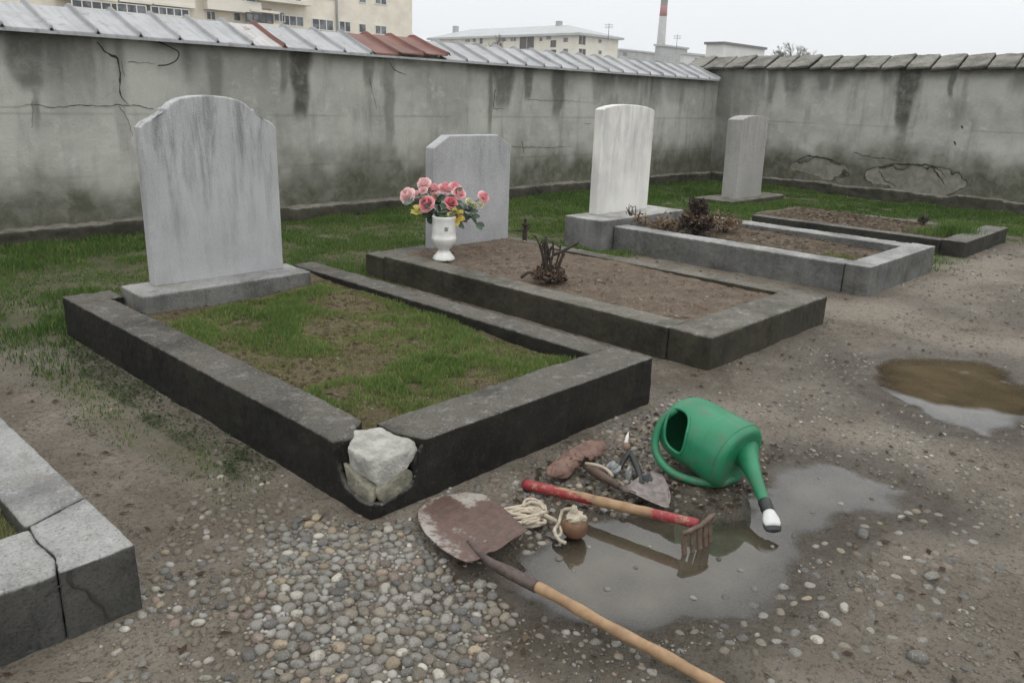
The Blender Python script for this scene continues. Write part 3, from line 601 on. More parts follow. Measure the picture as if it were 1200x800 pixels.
# ------------------------------------------------------------------ watering can, lying on its side
def can():
    A = Vector((-.09, -.975, -.185)).normalized(); B = Vector((A.y, -A.x, 0)).normalized(); U = B.cross(A)*-1
    if U.z < 0: U = -U
    C0 = at(829, 514, .158); base = Vector((C0.x, C0.y, 0))
    t = thing('watering_can', base, 'green plastic watering can lying on its side beside the puddle', 'watering can')
    MG = NT('green_plastic'); v = MG.obj()
    c = MG.mix((.014, .172, .082), (.021, .21, .102), MG.rng(MG.noise(v, 6, 5), .35, .65)); c = MG.mix(c, (.09, .12, .075), MG.math('MULTIPLY', MG.rng(MG.noise(v, 14, 7, .7), .52, .7), .6)); c = MG.mix(c, (.17, .145, .11), MG.math('MULTIPLY', MG.rng(MG.add('NewGeometry').outputs['Position'] if False else MG.add('SeparateXYZ', Vector=MG.add('NewGeometry').outputs['Position']).outputs[2], .09, .0), MG.rng(MG.noise(v, 20, 7, .75), .45, .6)))
    c = MG.mix(c, (.16, .25, .18), MG.math('MULTIPLY', MG.rng(MG.noise(v, 38, 6, .8), .62, .75), .35))
    MG.bsdf(Base_Color=c, Roughness=MG.rng(MG.noise(v, 9, 5), .3, .7, .34, .55), Normal=MG.bump(MG.noise(v, 40, 4), .06, .003)); G = MG.m
    P = lambda s, b, u: C0+A*s+B*b+U*u
    L, RX, RZ = .165, .15, .135; nt, na = 84, 120
    prof = []
    for k in range(nt+1):
        q = k/nt
        s = -L+2*L*q; e1 = .085; e2 = .045
        r = 1.0
        if s < -L+e1: r = 1-.32*(1-math.sqrt(max(0, 1-((-L+e1-s)/e1)**2)))
        if s > L-e2: r = 1-.20*(1-math.sqrt(max(0, 1-((s-L+e2)/e2)**2)))
        r *= 1-.10*(1-q)**1.5*.9
        if .60 < q < .63 or .68 < q < .70: r *= .992
        prof.append((s, r))
    V, F = [], []
    for s, r in prof:
        for j in range(na):
            a = 2*math.pi*j/na; ca, sa = math.cos(a), math.sin(a); ex = .86
            V.append(P(s, RX*r*math.copysign(abs(ca)**ex, ca), RZ*r*math.copysign(abs(sa)**ex, sa)))
    hs_, ha, ws, wa = -.072, R(19), .056, R(35)
    def inhole(s, a):
        a = (a+math.pi) % (2*math.pi)-math.pi
        da, ds = (a-ha), (s-hs_); ds2 = ds+da*.035
        return abs(ds2/ws)**2.7+abs(da/wa)**2.7 < 1
    for k in range(nt):
        for j in range(na):
            if inhole((prof[k][0]+prof[k+1][0])/2, 2*math.pi*(j+.5)/na): continue
            F.append((k*na+j, k*na+(j+1) % na, (k+1)*na+(j+1) % na, (k+1)*na+j))
    bm = bmesh.new(); vs = [bm.verts.new(p) for p in V]
    for f in F: bm.faces.new([vs[i] for i in f])
    # recessed face carrying the spout, and the domed far end
    for idx, sg, rec in ((0, -1, .012), (nt, 1, -.006)):
        prev = [vs[idx*na+j] for j in range(na)]; s0, r0 = prof[idx]
        for f_, ds in ((.92, rec*.5), (.6, rec), (.2, rec)):
            cur = []
            for j in range(na):
                a = 2*math.pi*j/na; cur.append(bm.verts.new(P(s0+sg*ds, RX*r0*f_*math.cos(a), RZ*r0*f_*math.sin(a))))
            for j in range(na): bm.faces.new((prev[j], prev[(j+1) % na], cur[(j+1) % na], cur[j]))
            prev = cur
        bm.faces.new(prev)
    bmesh.ops.delete(bm, geom=[v_ for v_ in bm.verts if not v_.link_faces], context='VERTS')
    o = link('body', fin(bm, 'can_body'), G, t); m = o.modifiers.new('Solidify', 'SOLIDIFY'); m.thickness = .004; m.offset = -1
    rim = []
    for k in range(48):
        th = 2*math.pi*k/48; cx_, sx_ = math.cos(th), math.sin(th)
        da = wa*1.03*math.copysign(abs(sx_)**.74, sx_); ds = ws*1.03*math.copysign(abs(cx_)**.74, cx_)-da*.035
        a = ha+da; s = hs_+ds; q = (s+L)/(2*L); r = prof[min(nt, max(0, int(q*nt)))][1]; ca, sa = math.cos(a), math.sin(a)
        rim.append(P(s, RX*r*math.copysign(abs(ca)**.86, ca), RZ*r*math.copysign(abs(sa)**.86, sa)))
    rim.append(rim[0]); rim.append(rim[1])
    link('opening_rim', tube_me(rim, .0065, 8), G, t)
    hp = spline([P(-.125, .075, .092), P(-.148, .105, .05), P(-.150, .132, -.005), P(-.134, .150, -.06), P(-.095, .160, -.10), P(-.03, .156, -.124), P(.04, .140, -.122), P(.10, .108, -.112), P(.145, .07, -.10), P(.16, .015, -.085)], 8)
    link('handle', tube_me(hp, .0165, 14), G, t)
    tip = at(896, 588, .072); st = P(L-.03, -.045, .01); d = (tip-st)
    sp = spline([st, st+d*.22+Vector((0, 0, .012)), st+d*.55+Vector((0, 0, .008)), tip], 6); n = len(sp)
    link('spout', tube_me(sp, [.046*(1-i/(n-1))**1.7+.021 for i in range(n)], 24), G, t)
    dd_ = (sp[-1]-sp[-3]).normalized(); e = sp[-1]
    link('collar', tube_me([e-dd_*.004, e, e+dd_*.03, e+dd_*.052], [.0215, .0235, .0235, .022], 24), plain('dark_rubber', (.025, .026, .027), .45), t)
    e2_ = e+dd_*.05; g = Vector((.30, -.78, -.55)).normalized()
    x, y = frame_at(dd_); dn = Vector((0, 0, -1)); sx_ = dd_.cross(dn).normalized(); up_ = sx_.cross(dd_); up_ = up_ if up_.z > 0 else -up_
    bm = bmesh.new(); rings = []
    for s, w, hh, off in ((0, .021, .021, 0), (.014, .025, .021, .001), (.032, .031, .018, .003), (.048, .031, .013, .006), (.058, .025, .010, .008)):
        rings.append([bm.verts.new(e2_+dd_*s+sx_*w*math.cos(a)+up_*(hh*math.sin(a)-off)) for a in [2*math.pi*k/28 for k in range(28)]])
    for a_, b_ in zip(rings, rings[1:]):
        for k in range(28): bm.faces.new((a_[k], a_[(k+1) % 28], b_[(k+1) % 28], b_[k]))
    bm.faces.new(rings[-1]); bm.faces.new(rings[0][::-1])
    link('sprinkler_head', fin(bm, 'rose'), plain('white_plastic', (.62, .63, .62), .4, .1), t)
    bm = bmesh.new(); rings = []; fo = e2_+dd_*.010-up_*.0085
    for s, w, hh, off in ((.012, .024, .019, .002), (.032, .0315, .016, .004), (.049, .032, .012, .007), (.061, .027, .009, .009), (.064, .019, .007, .009)):
        rings.append([bm.verts.new(fo+dd_*s+sx_*w*math.cos(a)+up_*(hh*math.sin(a)-off)) for a in [2*math.pi*k/28 for k in range(28)]])
    for a_, b_ in zip(rings, rings[1:]):
        for k in range(28): bm.faces.new((a_[k], a_[(k+1) % 28], b_[(k+1) % 28], b_[k]))
    bm.faces.new(rings[-1]); bm.faces.new(rings[0][::-1])
    link('sprinkler_face', fin(bm, 'face'), plain('black_face', (.02, .02, .02), .5), t)
    sm = bmesh.new(); ring = []
    for j in range(na+1):
        a = 2*math.pi*j/na; q = .985; r = prof[int(q*nt)][1]; ring.append(P(-L+2*L*.915, RX*.985*math.copysign(abs(math.cos(a))**.86, math.cos(a)), RZ*.985*math.copysign(abs(math.sin(a))**.86, math.sin(a))))
    tube(sm, ring, .0022, 6); link('mould_seam', fin(sm, 'seam'), G, t)
can()
# ------------------------------------------------------------------ shovel
def wood_mat(name, a, b, ax):
    n = NT(name); v = n.obj(); sc = [28, 28, 28]; g = n.noise(n.map(v, (26, 26, 26)), 1, 6, .6); st = n.noise(v, 7, 6, .7)
    c = n.mix(a, b, n.rng(g, .3, .7)); c = n.mix(c, n.mix(c, (.05, .035, .02), .7), n.rng(st, .5, .72))
    n.bsdf(Base_Color=c, Roughness=.62, Normal=n.bump(g, .2, .003)); return n.m
MWOOD = wood_mat('worn_wood', (.36, .235, .13), (.25, .155, .085), 0); MDW = wood_mat('dark_wood', (.11, .07, .05), (.06, .04, .03), 0)
MSTEEL = plain('rusty_dark_steel', (.075, .055, .048), .6, .5, 30, .5, .003)
def shovel():
    t = thing('shovel', at(565, 655), 'long wooden handled shovel with a mud caked blade lying on the pebbles', 'shovel')
    Lp = [(521,586),(501,593),(490,610),(490,624),(498,641),(516,661),(533,674),(546,682)]
    Rp = [(521,586),(546,584),(566,590),(581,601),(594,615),(606,629),(618,641),(596,656)]
    zc = [.012,.014,.02,.026,.032,.038,.044,.05]; rows = []; nx = 23; Vv = []; stn = []
    for i in range(len(Lp)-1):
        for k in range(6):
            f = k/6; l = at(*Lp[i], 0).lerp(at(*Lp[i+1], 0), f); r = at(*Rp[i], 0).lerp(at(*Rp[i+1], 0), f); z = zc[i]+(zc[i+1]-zc[i])*f; rows.append((l, r, z))
    rows.append((at(*Lp[-1]), at(*Rp[-1]), zc[-1])); N = len(rows)
    for i, (l, r, z) in enumerate(rows):
        for j in range(nx):
            q = j/(nx-1); p = l.lerp(r, q); e = 2*q-1; s = i/(N-1)
            zz = z+.016*e*e*min(1, s*3)+.012*math.exp(-(e/.22)**2)*sstep(.55, 1, s)+.004
            Vv.append((p.x, p.y, zz)); w = fbm(q*3.2+1, s*3.4, 91, 4)
            stn.append(float(np.clip(.5+1.5*(-.49+w*.72+.34*sstep(.36, .02, q)*(1-.35*s)+.46*sstep(.52, .72, q)*sstep(.58, .2, s)-.14*sstep(.25, .75, q)-.10*s+.05*sstep(.2, 0, s)), 0, 1)))
    me = np_mesh('blade', Vv, grid_faces(nx, N)); setattr_f(me, 'dry', stn)
    n = NT('mud_caked_steel'); v = n.obj(); mid = n.noise(v, 40, 7, .7)
    c = n.mix((.135, .083, .068), (.085, .055, .047), n.rng(mid, .35, .65)); c = n.mix(c, n.mix((.40, .375, .34), (.27, .25, .22), n.rng(mid, .4, .65)), n.rng(n.math('ADD', n.attr('dry'), n.math('MULTIPLY', n.math('SUBTRACT', mid, .5), 1.5)), .38, .66))
    n.bsdf(Base_Color=c, Roughness=.62, Normal=n.bump(mid, .35, .004))
    o = link('blade', me, n.m, t); m = o.modifiers.new('Solidify', 'SOLIDIFY'); m.thickness = .0035
    a = at(548, 634, .046); b = at(572, 657, .062); c = at(600, 672, .064); e = at(629, 687, .058)
    sp = spline([a, b, c, e], 6); k = len(sp); link('socket', tube_me(sp, [.006+.0135*min(1, i/(k*.55)) for i in range(k)], 16), MSTEEL, t)
    q = at(880, 824, .035); d = (q-e)
    hp = [e-d*.02+d*1.02*i/24+Vector((0, 0, .002*math.sin(i*.5))) for i in range(25)]
    link('handle', tube_me(hp, [.0165+.0012*math.sin(i*1.3) for i in range(25)], 18), MWOOD, t)
shovel()
# ------------------------------------------------------------------ hand rake with red painted handle ends
def rake():
    t = thing('hand_rake', at(700, 590), 'rake with a wooden handle painted red at both ends, its tines down in the puddle', 'rake')
    a, b = at(614, 567, .034), at(818, 613.5, .078)
    n = NT('worn_red_paint'); v = n.obj(); c = n.mix((.30, .028, .035), (.22, .022, .028), n.noise(v, 12)); c = n.mix(c, (.36, .24, .15), n.math('MULTIPLY', n.rng(n.noise(v, 30, 7, .75), .5, .62), .75))
    c = n.mix(c, (.12, .09, .07), n.math('MULTIPLY', n.rng(n.noise(v, 11, 6, .7), .55, .7), .5)); n.bsdf(Base_Color=c, Roughness=.5, Normal=n.bump(n.noise(v, 60), .15, .002))
    N = 60; pts = [a.lerp(b, i/N) for i in range(N+1)]; rad = [.0205-.003*i/N+.0008*math.sin(i*.9) for i in range(N+1)]; rad[0] = .016
    me = tube_me(pts, rad, 18); o = link('handle', me, [MWOOD, n.m], t); ab = (b-a)
    for p in me.polygons:
        q = (p.center-a).dot(ab)/ab.length_squared; an = p.normal.z
        lim = .39+.05*math.sin(p.index*.7) - (.16 if an > .86 else 0)
        if q < lim or q > .765+.012*math.sin(p.index*2.1): p.material_index = 1
    l, r = at(801, 625, .068), at(834, 604, .086); m_ = (l+r)/2; bx = (r-l).normalized(); fw = ab.normalized()
    bm = bmesh.new(); dn = Vector((0, 0, -1))
    bar = MSTEEL; N2 = 10; rows = []
    for i in range(N2+1):
        p = l.lerp(r, i/N2); bow = fw*(.010*(1-((i/N2)*2-1)**2)); p = p+bow
        rows.append([bm.verts.new(p+fw*dx+Vector((0, 0, dz))) for dx, dz in ((-.009, .006), (.009, .009), (.010, -.004), (-.008, -.008))])
    for u_, w_ in zip(rows, rows[1:]):
        for k in range(4): bm.faces.new((u_[k], u_[(k+1) % 4], w_[(k+1) % 4], w_[k]))
    bm.faces.new(rows[0]); bm.faces.new(rows[-1][::-1])
    MR = plain('rusty_rake_steel', (.115, .078, .056), .65, .4, 40, .4, .003)
    link('head_bar', fin(bm, 'bar'), MR, t)
    for i in range(5):
        p = l.lerp(r, .05+.9*i/4)+fw*(.008*(1-((i/4)*2-1)**2)); bm = bmesh.new(); rw_ = []
        for s in range(7):
            q = s/6; c = p+Vector((0, 0, -.096*q))+fw*(.014*q*q-.004*q); w = .0115*(1-.3*q); th = .0035
            rw_.append([bm.verts.new(c+bx*dx*w+fw*dy*th) for dx, dy in ((-1, -1), (1, -1), (1, 1), (-1, 1))])
        for u_, w_ in zip(rw_, rw_[1:]):
            for k in range(4): bm.faces.new((u_[k], u_[(k+1) % 4], w_[(k+1) % 4], w_[k]))
        bm.faces.new(rw_[0]); bm.faces.new(rw_[-1][::-1]); link('tine', fin(bm, 'tine'), MR, t, smooth=False)
rake()
# ------------------------------------------------------------------ trowel, shears, rag, scrap, twine
def trowel():
    t = thing('hand_trowel', at(745, 578), 'small grey trowel with a split dark wooden handle behind the rake', 'trowel')
    Lp = [(735,576),(742,569),(753,560),(766,557),(776,560),(782,572),(786,588)]; Rp = [(737,581),(745,585),(756,590),(766,594),(775,597),(781,598),(785,596)]
    Vv = []; nx = 13; n = 0
    for i in range(6):
        for k in range(4):
            f = k/4; l = at(*Lp[i], .03).lerp(at(*Lp[i+1], .03), f); r = at(*Rp[i], .03).lerp(at(*Rp[i+1], .03), f)
            for j in range(nx):
                q = j/(nx-1); p = l.lerp(r, q); Vv.append((p.x, p.y, .026+.016*(2*q-1)**2+.012*(1-(i+f)/6)))
            n += 1
    o = link('blade', np_mesh('blade', Vv, grid_faces(nx, n)), plain('dull_trowel_steel', (.22, .19, .18), .5, .35, 35, .3, .003, .2), t); m = o.modifiers.new('Solidify', 'SOLIDIFY'); m.thickness = .003
    link('ferrule', tube_me([at(721, 566, .05), at(733, 575, .05), at(745, 578, .044)], [.0125, .011, .005], 12), MSTEEL, t)
    a, b = at(686, 546, .05), at(726, 570, .052); pts = [a.lerp(b, i/10) for i in range(11)]
    o = link('handle', tube_me(pts, [.012, .0165, .0185, .019, .0185, .018, .017, .016, .0155, .0145, .013], 14), MDW, t)
    sp = [at(686, 543, .066), at(700, 545, .073), at(711, 550, .07), at(718, 558, .062)]
    o = link('handle_splinter', tube_me(spline(sp, 5), [.004]+[.0085]*13+[.006, .003][:2], 7), plain('pale_wood', (.36, .30, .23), .8), t) if False else link('handle_splinter', tube_me(spline(sp, 5), .007, 7), plain('pale_wood', (.36, .30, .23), .8), t)
trowel()
def scrap():
    a, b = at(645, 560, .03), at(699, 529, .035); d = (b-a); L = d.length; d.normalize(); x = d.cross(Vector((0, 0, 1))).normalized(); Vv = []; nu, nv_ = 26, 40
    for i in range(nv_):
        s = i/(nv_-1)
        for j in range(nu):
            q = j/(nu-1); lo = -.2+.5*fbm(s*7, 0, 51)-(.16 if s < .25 else 0)+(.3 if .38 < s < .55 else 0); hi = 1.0+.6*(fbm(s*8, 3, 52)-.5)
            th = math.pi*(.98-(lo+(hi-lo)*q)*.80); r = (.031+.012*math.sin(s*2.6)+.010*(fbm(s*9, q*5, 53)-.5))*(1 if s > .08 else .5+6*s)
            p = a+d*(s*L+.06*(fbm(q*7, s*2, 54)-.5))+x*math.cos(th)*r*-1.25+Vector((0, 0, math.sin(th)*r*1.15-.006+.014*s+.006*math.sin(th*3))); Vv.append(p)
    o = link('curled_scrap', np_mesh('curled_scrap', Vv, grid_faces(nu, nv_)), plain('reddish_brown_leather', (.165, .10, .078), .8, .35, 25, .6, .006))
    m = o.modifiers.new('Solidify', 'SOLIDIFY'); m.thickness = .004; tag(o, 'curled reddish brown scrap with ragged edges lying between the rake and the kerb', 'scrap')
scrap()
def shears():
    t = thing('pruning_shears', at(742, 555), 'dark pruning shears standing half open behind the trowel, with a pale tip', 'shears')
    MB = plain('black_grip', (.022, .022, .023), .5, .3)
    link('grip', tube_me(spline([at(752, 567, .035), at(748, 551, .05), at(742, 537, .07), at(738, 530, .082)], 5), [.012]*4+[.0135]*8+[.012]*4, 12), MB, t)
    link('grip', tube_me(spline([at(727, 549, .03), at(730, 541, .05), at(735, 533, .075), at(738, 528, .088)], 5), [.009]*4+[.0115]*8+[.012]*4, 12), MB, t)
    bm = bmesh.new(); bmesh.ops.create_icosphere(bm, subdivisions=3, radius=.017); o = link('pivot', fin(bm, 'pivot'), plain('brown_knob', (.2, .13, .1), .6), t); o.location = at(734, 523, .10)-Vector(t.location); o.matrix_parent_inverse = Matrix.Identity(4)
    link('blade', tube_me([at(733.5, 520, .105), at(735, 512, .118), at(736.5, 506, .13)], [.0095, .008, .0015], 8), plain('pale_blade', (.62, .6, .54), .4, .1), t)
shears()
def blob(name, c, r, sq, mat, d=.5, seed=0, sub=4):
    bm = bmesh.new(); bmesh.ops.create_icosphere(bm, subdivisions=sub, radius=1)
    for v in bm.verts:
        n = fbm(v.co.x*1.7+seed, v.co.y*1.7+v.co.z*2.1, seed, 4)-.5; v.co = Vector((v.co.x*r[0], v.co.y*r[1], v.co.z*r[2]))*(1+d*2*n)
    me = fin(bm, name); o = link(name, me, mat); o.location = c; o.rotation_euler.z = sq; return o
tag(blob('crumpled_rag', at(718, 550, .03), (.035, .026, .026), .4, plain('grey_rag', (.25, .27, .27), .9, .4, 18, .8, .01), .75, 4), 'crumpled pale grey rag between the trowel handle and the shears', 'rag')
tag(blob('crumpled_rag', at(737, 554, .026), (.02, .014, .03), .2, plain('white_rag', (.33, .33, .31), .9, .3, 18, .8, .01), .7, 9), 'small whitish rag tuft hanging between the grips of the shears', 'rag')
tag(blob('dark_cloth', at(757, 562, .036), (.026, .022, .022), .5, plain('slate_cloth', (.06, .065, .068), .9, .4, 18, .8, .01), .7, 19), 'dark grey cloth lump at the back edge of the trowel blade', 'cloth')
def twine():
    MT = plain('pale_twine', (.44, .385, .30), .9, .25, 60, .7, .003)
    t = thing('twine_reel', at(672, 622), 'brown wooden twine reel with pale cord tied over its top at the puddle edge', 'twine reel')
    c = at(673, 626, 0); bm = lathe([(.028, 0), (.04, .012), (.046, .032), (.045, .052), (.036, .066), (.0, .068)], 32)
    me = fin(bm, 'reel'); me.transform(Matrix.Translation(c+Vector((0, 0, -.004)))); link('reel_body', me, wood_mat('reel_wood', (.2, .105, .055), (.12, .065, .036), 0), t)
    b = blob('cord_top', Vector(), (.036, .034, .022), 0, MT, .45, 31); b.parent = t; b.location = c+Vector((0, 0, .068))-t.location
    b = blob('cord_knot', Vector(), (.013, .013, .02), 0, MT, .4, 33); b.parent = t; b.location = c+Vector((-.004, .004, .092))-t.location
    link('cord', tube_me(spline([c+Vector((-.004, .004, .10)), at(660, 598, .07), at(655, 612, .04), at(650, 622, .02), at(655, 632, .012), at(663, 636, .012)], 6), .0065, 8), MT, t)
    link('cord', tube_me(spline([at(652, 616, .02), at(649, 622, .016), at(653, 628, .014), at(658, 624, .02), at(656, 616, .03)], 6), .005, 8), MT, t)
    pg = thing('twine_peg', at(635, 600), 'pale wooden peg with a loop of cord lying between the shovel blade and the reel', 'peg')
    link('peg', tube_me([at(612, 592, .035), at(634, 601, .032), at(655, 612, .028)], [.0085, .0085, .007], 10), MT, pg)
    link('cord_loop', tube_me(spline([at(613, 592, .04), at(617, 585, .05), at(628, 586, .05), at(638, 593, .045), at(638, 598, .038), at(626, 595, .04), at(613, 592, .04)], 6), .006, 8), MT, pg)
    link('cord_loop', tube_me(spline([at(613, 593, .046), at(622, 588, .056), at(633, 591, .052), at(638, 597, .045)], 6), .0055, 8), MT, pg)
    cl = bmesh.new(); c = at(612, 613, 0)
    for k in range(13):
        ph = random.uniform(0, 6.28); w, hgt = random.uniform(.045, .085), random.uniform(.02, .045); ro = random.uniform(-.4, .4)-.6; cc = c+Vector((random.uniform(-.012, .012), random.uniform(-.012, .012), .010+k*.0028)); P = []
        for i in range(15):
            a = ph+i/15*random.uniform(5.3, 5.9); q = Vector((math.cos(a)*w, math.sin(a)*hgt, random.uniform(-.003, .003))); q.rotate(Matrix.Rotation(ro, 3, 'Z')); P.append(cc+q)
        tube(cl, spline(P, 3), .0062, 7)
    tag(link('twine_coil', fin(cl, 'twine_coil'), MT), 'flat coil of thick off white twine beside the shovel blade', 'twine')
twine()
# ------------------------------------------------------------------ vase and artificial flowers
VB = at(520, 304, .195); VD = float(np.dot(np.array(VB)-CPOS, CF)); PM = VD/F_PX*1.03
def vase():
    t = thing('flower_vase', VB, 'white ceramic vase standing on the corner of the brownish kerb', 'vase')
    p = [(12.6,0),(12.8,1.5),(11.5,4),(8.2,8),(6.2,10.5),(6.6,12),(10,15),(13,19.5),(14.2,23),(14.3,25.6),(13.6,26.2),(13.5,31),(13.0,37),(12.7,41),(12.9,46),(13.6,49),(13.0,49.5),(12.0,48),(11.8,44),(0,42)]
    bm = lathe([(r*PM, z*PM) for r, z in p], 48, 8, .05); me = fin(bm, 'vase'); o = link('vase_body', me, None, t); o.location = (0, 0, 0); o.matrix_parent_inverse = Matrix.Identity(4)
    n = NT('white_glazed_ceramic'); v = n.obj(); c = n.mix((.72, .715, .69), (.62, .615, .58), n.rng(n.noise(v, 10, 5), .35, .7)); c = n.mix(c, (.3, .28, .22), n.math('MULTIPLY', n.rng(n.noise(v, 18, 6, .75), .58, .75), .4))
    n.bsdf(Base_Color=c, Roughness=.22); me.materials.append(n.m)
    mk = plain('dark_print', (.03, .026, .022), .5); gold = plain('faded_print', (.3, .26, .16), .5)
    look = Vector((-VB.x, -VB.y, 0)).normalized(); sd_ = Vector((0, 0, 1)).cross(look); ctr = sd_*2.6*PM
    def quad(dx, dz, w, h): 
        V = []
        for a, b in ((-1, -1), (1, -1), (1, 1), (-1, 1)):
            X = ctr+sd_*(dx+a*w)*PM; z = (36.5+dz+b*h)*PM; rr = 13.5*PM
            q = Vector((X.x, X.y, 0)); along = q.dot(sd_); q = sd_*along+look*math.sqrt(max(0, rr*rr-along*along)); V.append((q.x, q.y, z))
        return V
    bm = bmesh.new()
    for dx, dz, w, h in ((-1.5, 0, .35, 2.1), (-.6, 1.8, .9, .3), (-.6, 0, .8, .3), (-.6, -1.8, .9, .3), (.35, .9, .3, .8), (.35, -.9, .3, .8), (1.6, 0, .3, 2.0), (2.1, 1.6, .5, .28)):
        bm.faces.new([bm.verts.new(p_) for p_ in quad(dx, dz, w, h)])
    o = link('printed_mark', fin(bm, 'mark'), mk, t, smooth=False); o.location = (0, 0, 0); o.matrix_parent_inverse = Matrix.Identity(4)
vase()
def rose_me(r, seed, layers=5):
    rnd = random.Random(seed); bm = bmesh.new()
    spec = [(3, .30, .95, .16), (4, .46, .95, .34), (5, .68, .9, .62), (6, .9, .74, .92), (6, 1.02, .5, 1.2)][:layers]
    for li, (n, rad, hgt, op) in enumerate(spec):
        off = rnd.uniform(0, 6)
        for k in range(n):
            a0 = off+2*math.pi*k/n+rnd.uniform(-.15, .15); span = math.pi/n*1.55; g = []; cu = rnd.uniform(.8, 1.2); curl = rnd.uniform(.0, .16)*(li > 1)
            for iv in range(6):
                v = iv/5; row = []
                for iu in range(7):
                    u = iu/3-1; ww = math.sin(min(1, v*1.15+.12)*math.pi*.55)*(1-.22*v*v*u*u); a = a0+u*span*ww*.9
                    rr = r*rad*(.18+.82*math.sin(v*math.pi*.5)**.8)*(1+.0*u)+r*curl*max(0, v-.75)*4*.5
                    z = r*(hgt*(v**.9)*cu-.13*u*u*v-op*.30*v*v*(1 if li > 1 else .3))-r*curl*max(0, v-.75)*2*.4
                    row.append(bm.verts.new((math.cos(a)*rr, math.sin(a)*rr, z)))
                g.append(row)
            for q, w in zip(g, g[1:]):
                for i in range(6): bm.faces.new((q[i], q[i+1], w[i+1], w[i]))
    me = bpy.data.meshes.new('bloom'); bm.to_mesh(me); bm.free(); return me
def daff_me(r, deep=.5, wid=.38):
    bm = bmesh.new()
    for k in range(6):
        a0 = math.pi/3*k+.1; g = []
        for iv in range(5):
            v = iv/4; w = .36*math.sin(math.pi*(.12+.80*v)); row = []
            for iu in (-1, 0, 1): row.append(bm.verts.new((r*(v*math.cos(a0)-iu*w*math.sin(a0)), r*(v*math.sin(a0)+iu*w*math.cos(a0)), r*(.14*v*v-.08*abs(iu)*-1*v))))
            g.append(row)
        for q, w in zip(g, g[1:]):
            for i in range(2): bm.faces.new((q[i], q[i+1], w[i+1], w[i]))
    pr = [(.06, 0), (.2, .05), (wid*.75, deep*.5), (wid, deep), (wid*.93, deep), (wid*.6, deep*.4), (.02, .08)]; rings = []
    for q, z in pr: rings.append([bm.verts.new((r*q*math.cos(a)*(1+.08*math.sin(6*a)*(z > deep*.8)), r*q*math.sin(a)*(1+.08*math.sin(6*a)*(z > deep*.8)), r*z)) for a in [2*math.pi*i/18 for i in range(18)]])
    for a, b in zip(rings, rings[1:]):
        for i in range(18): bm.faces.new((a[i], a[(i+1) % 18], b[(i+1) % 18], b[i]))
    me = bpy.data.meshes.new('bloom'); bm.to_mesh(me); bm.free(); return me
def petal_mat(name, a, b, core=None):
    n = NT(name); v = n.obj(); c = n.mix(a, b, n.rng(n.noise(v, 22, 4), .35, .65))
    if core:
        ln = n.add('VectorMath', {'operation': 'LENGTH'}, Vector=v).outputs['Value']; c = n.mix(core, c, n.rng(ln, core_r[0], core_r[1]))
    bs = n.add('BsdfPrincipled', Base_Color=c, Roughness=.6, Specular_IOR_Level=.3); tl = n.add('BsdfTranslucent', Color=c); m = n.add('MixShader'); m.inputs[0].default_value = .25
    n.put(m.inputs[1], bs.outputs[0]); n.put(m.inputs[2], tl.outputs[0]); n.nt.links.new(m.outputs[0], n.out.inputs[0]); return n.m
core_r = (.025, .06)
MP = petal_mat('pale_pink_petal', (.88, .54, .56), (.90, .64, .64), (.87, .46, .49)); MPP = petal_mat('blush_petal', (.90, .66, .66), (.92, .74, .72), (.89, .60, .61)); MPD = petal_mat('deep_pink_petal', (.86, .38, .42), (.88, .48, .50), (.80, .22, .27))
MY = petal_mat('yellow_petal', (.82, .64, .14), (.85, .70, .24), (.68, .42, .05)); MYG = petal_mat('greenish_yellow_petal', (.68, .6, .16), (.76, .68, .26)); MCR = petal_mat('cream_petal', (.78, .74, .55), (.7, .7, .48)); MPE = petal_mat('peach_petal', (.72, .46, .36), (.72, .5, .4))
MLF = plain('dark_leaf', (.035, .062, .035), .5, .4, 25); MLF2 = plain('grey_leaf', (.09, .12, .085), .5, .4, 25); MST = plain('green_stem', (.04, .075, .03), .6)
def leaf_me(bm, base, tip, w, nrm):
    d = tip-base; s = d.cross(nrm).normalized(); g = []
    for i in range(6):
        v = i/5; ww = w*math.sin(math.pi*(.06+.9*v))**.8; c = base+d*v+nrm*(d.length*.14*math.sin(v*3.1))
        g.append([bm.verts.new(c+s*ww*u-nrm*ww*.35*(1-abs(u))) for u in (-1, 0, 1)])
    for q, w_ in zip(g, g[1:]):
        for i in range(2): bm.faces.new((q[i], q[i+1], w_[i+1], w_[i]))
MOUTH = VB+Vector((0, 0, 46*PM)); CAMDIR = Vector((-VB.x, -VB.y, CAM_H-VB.z)).normalized()
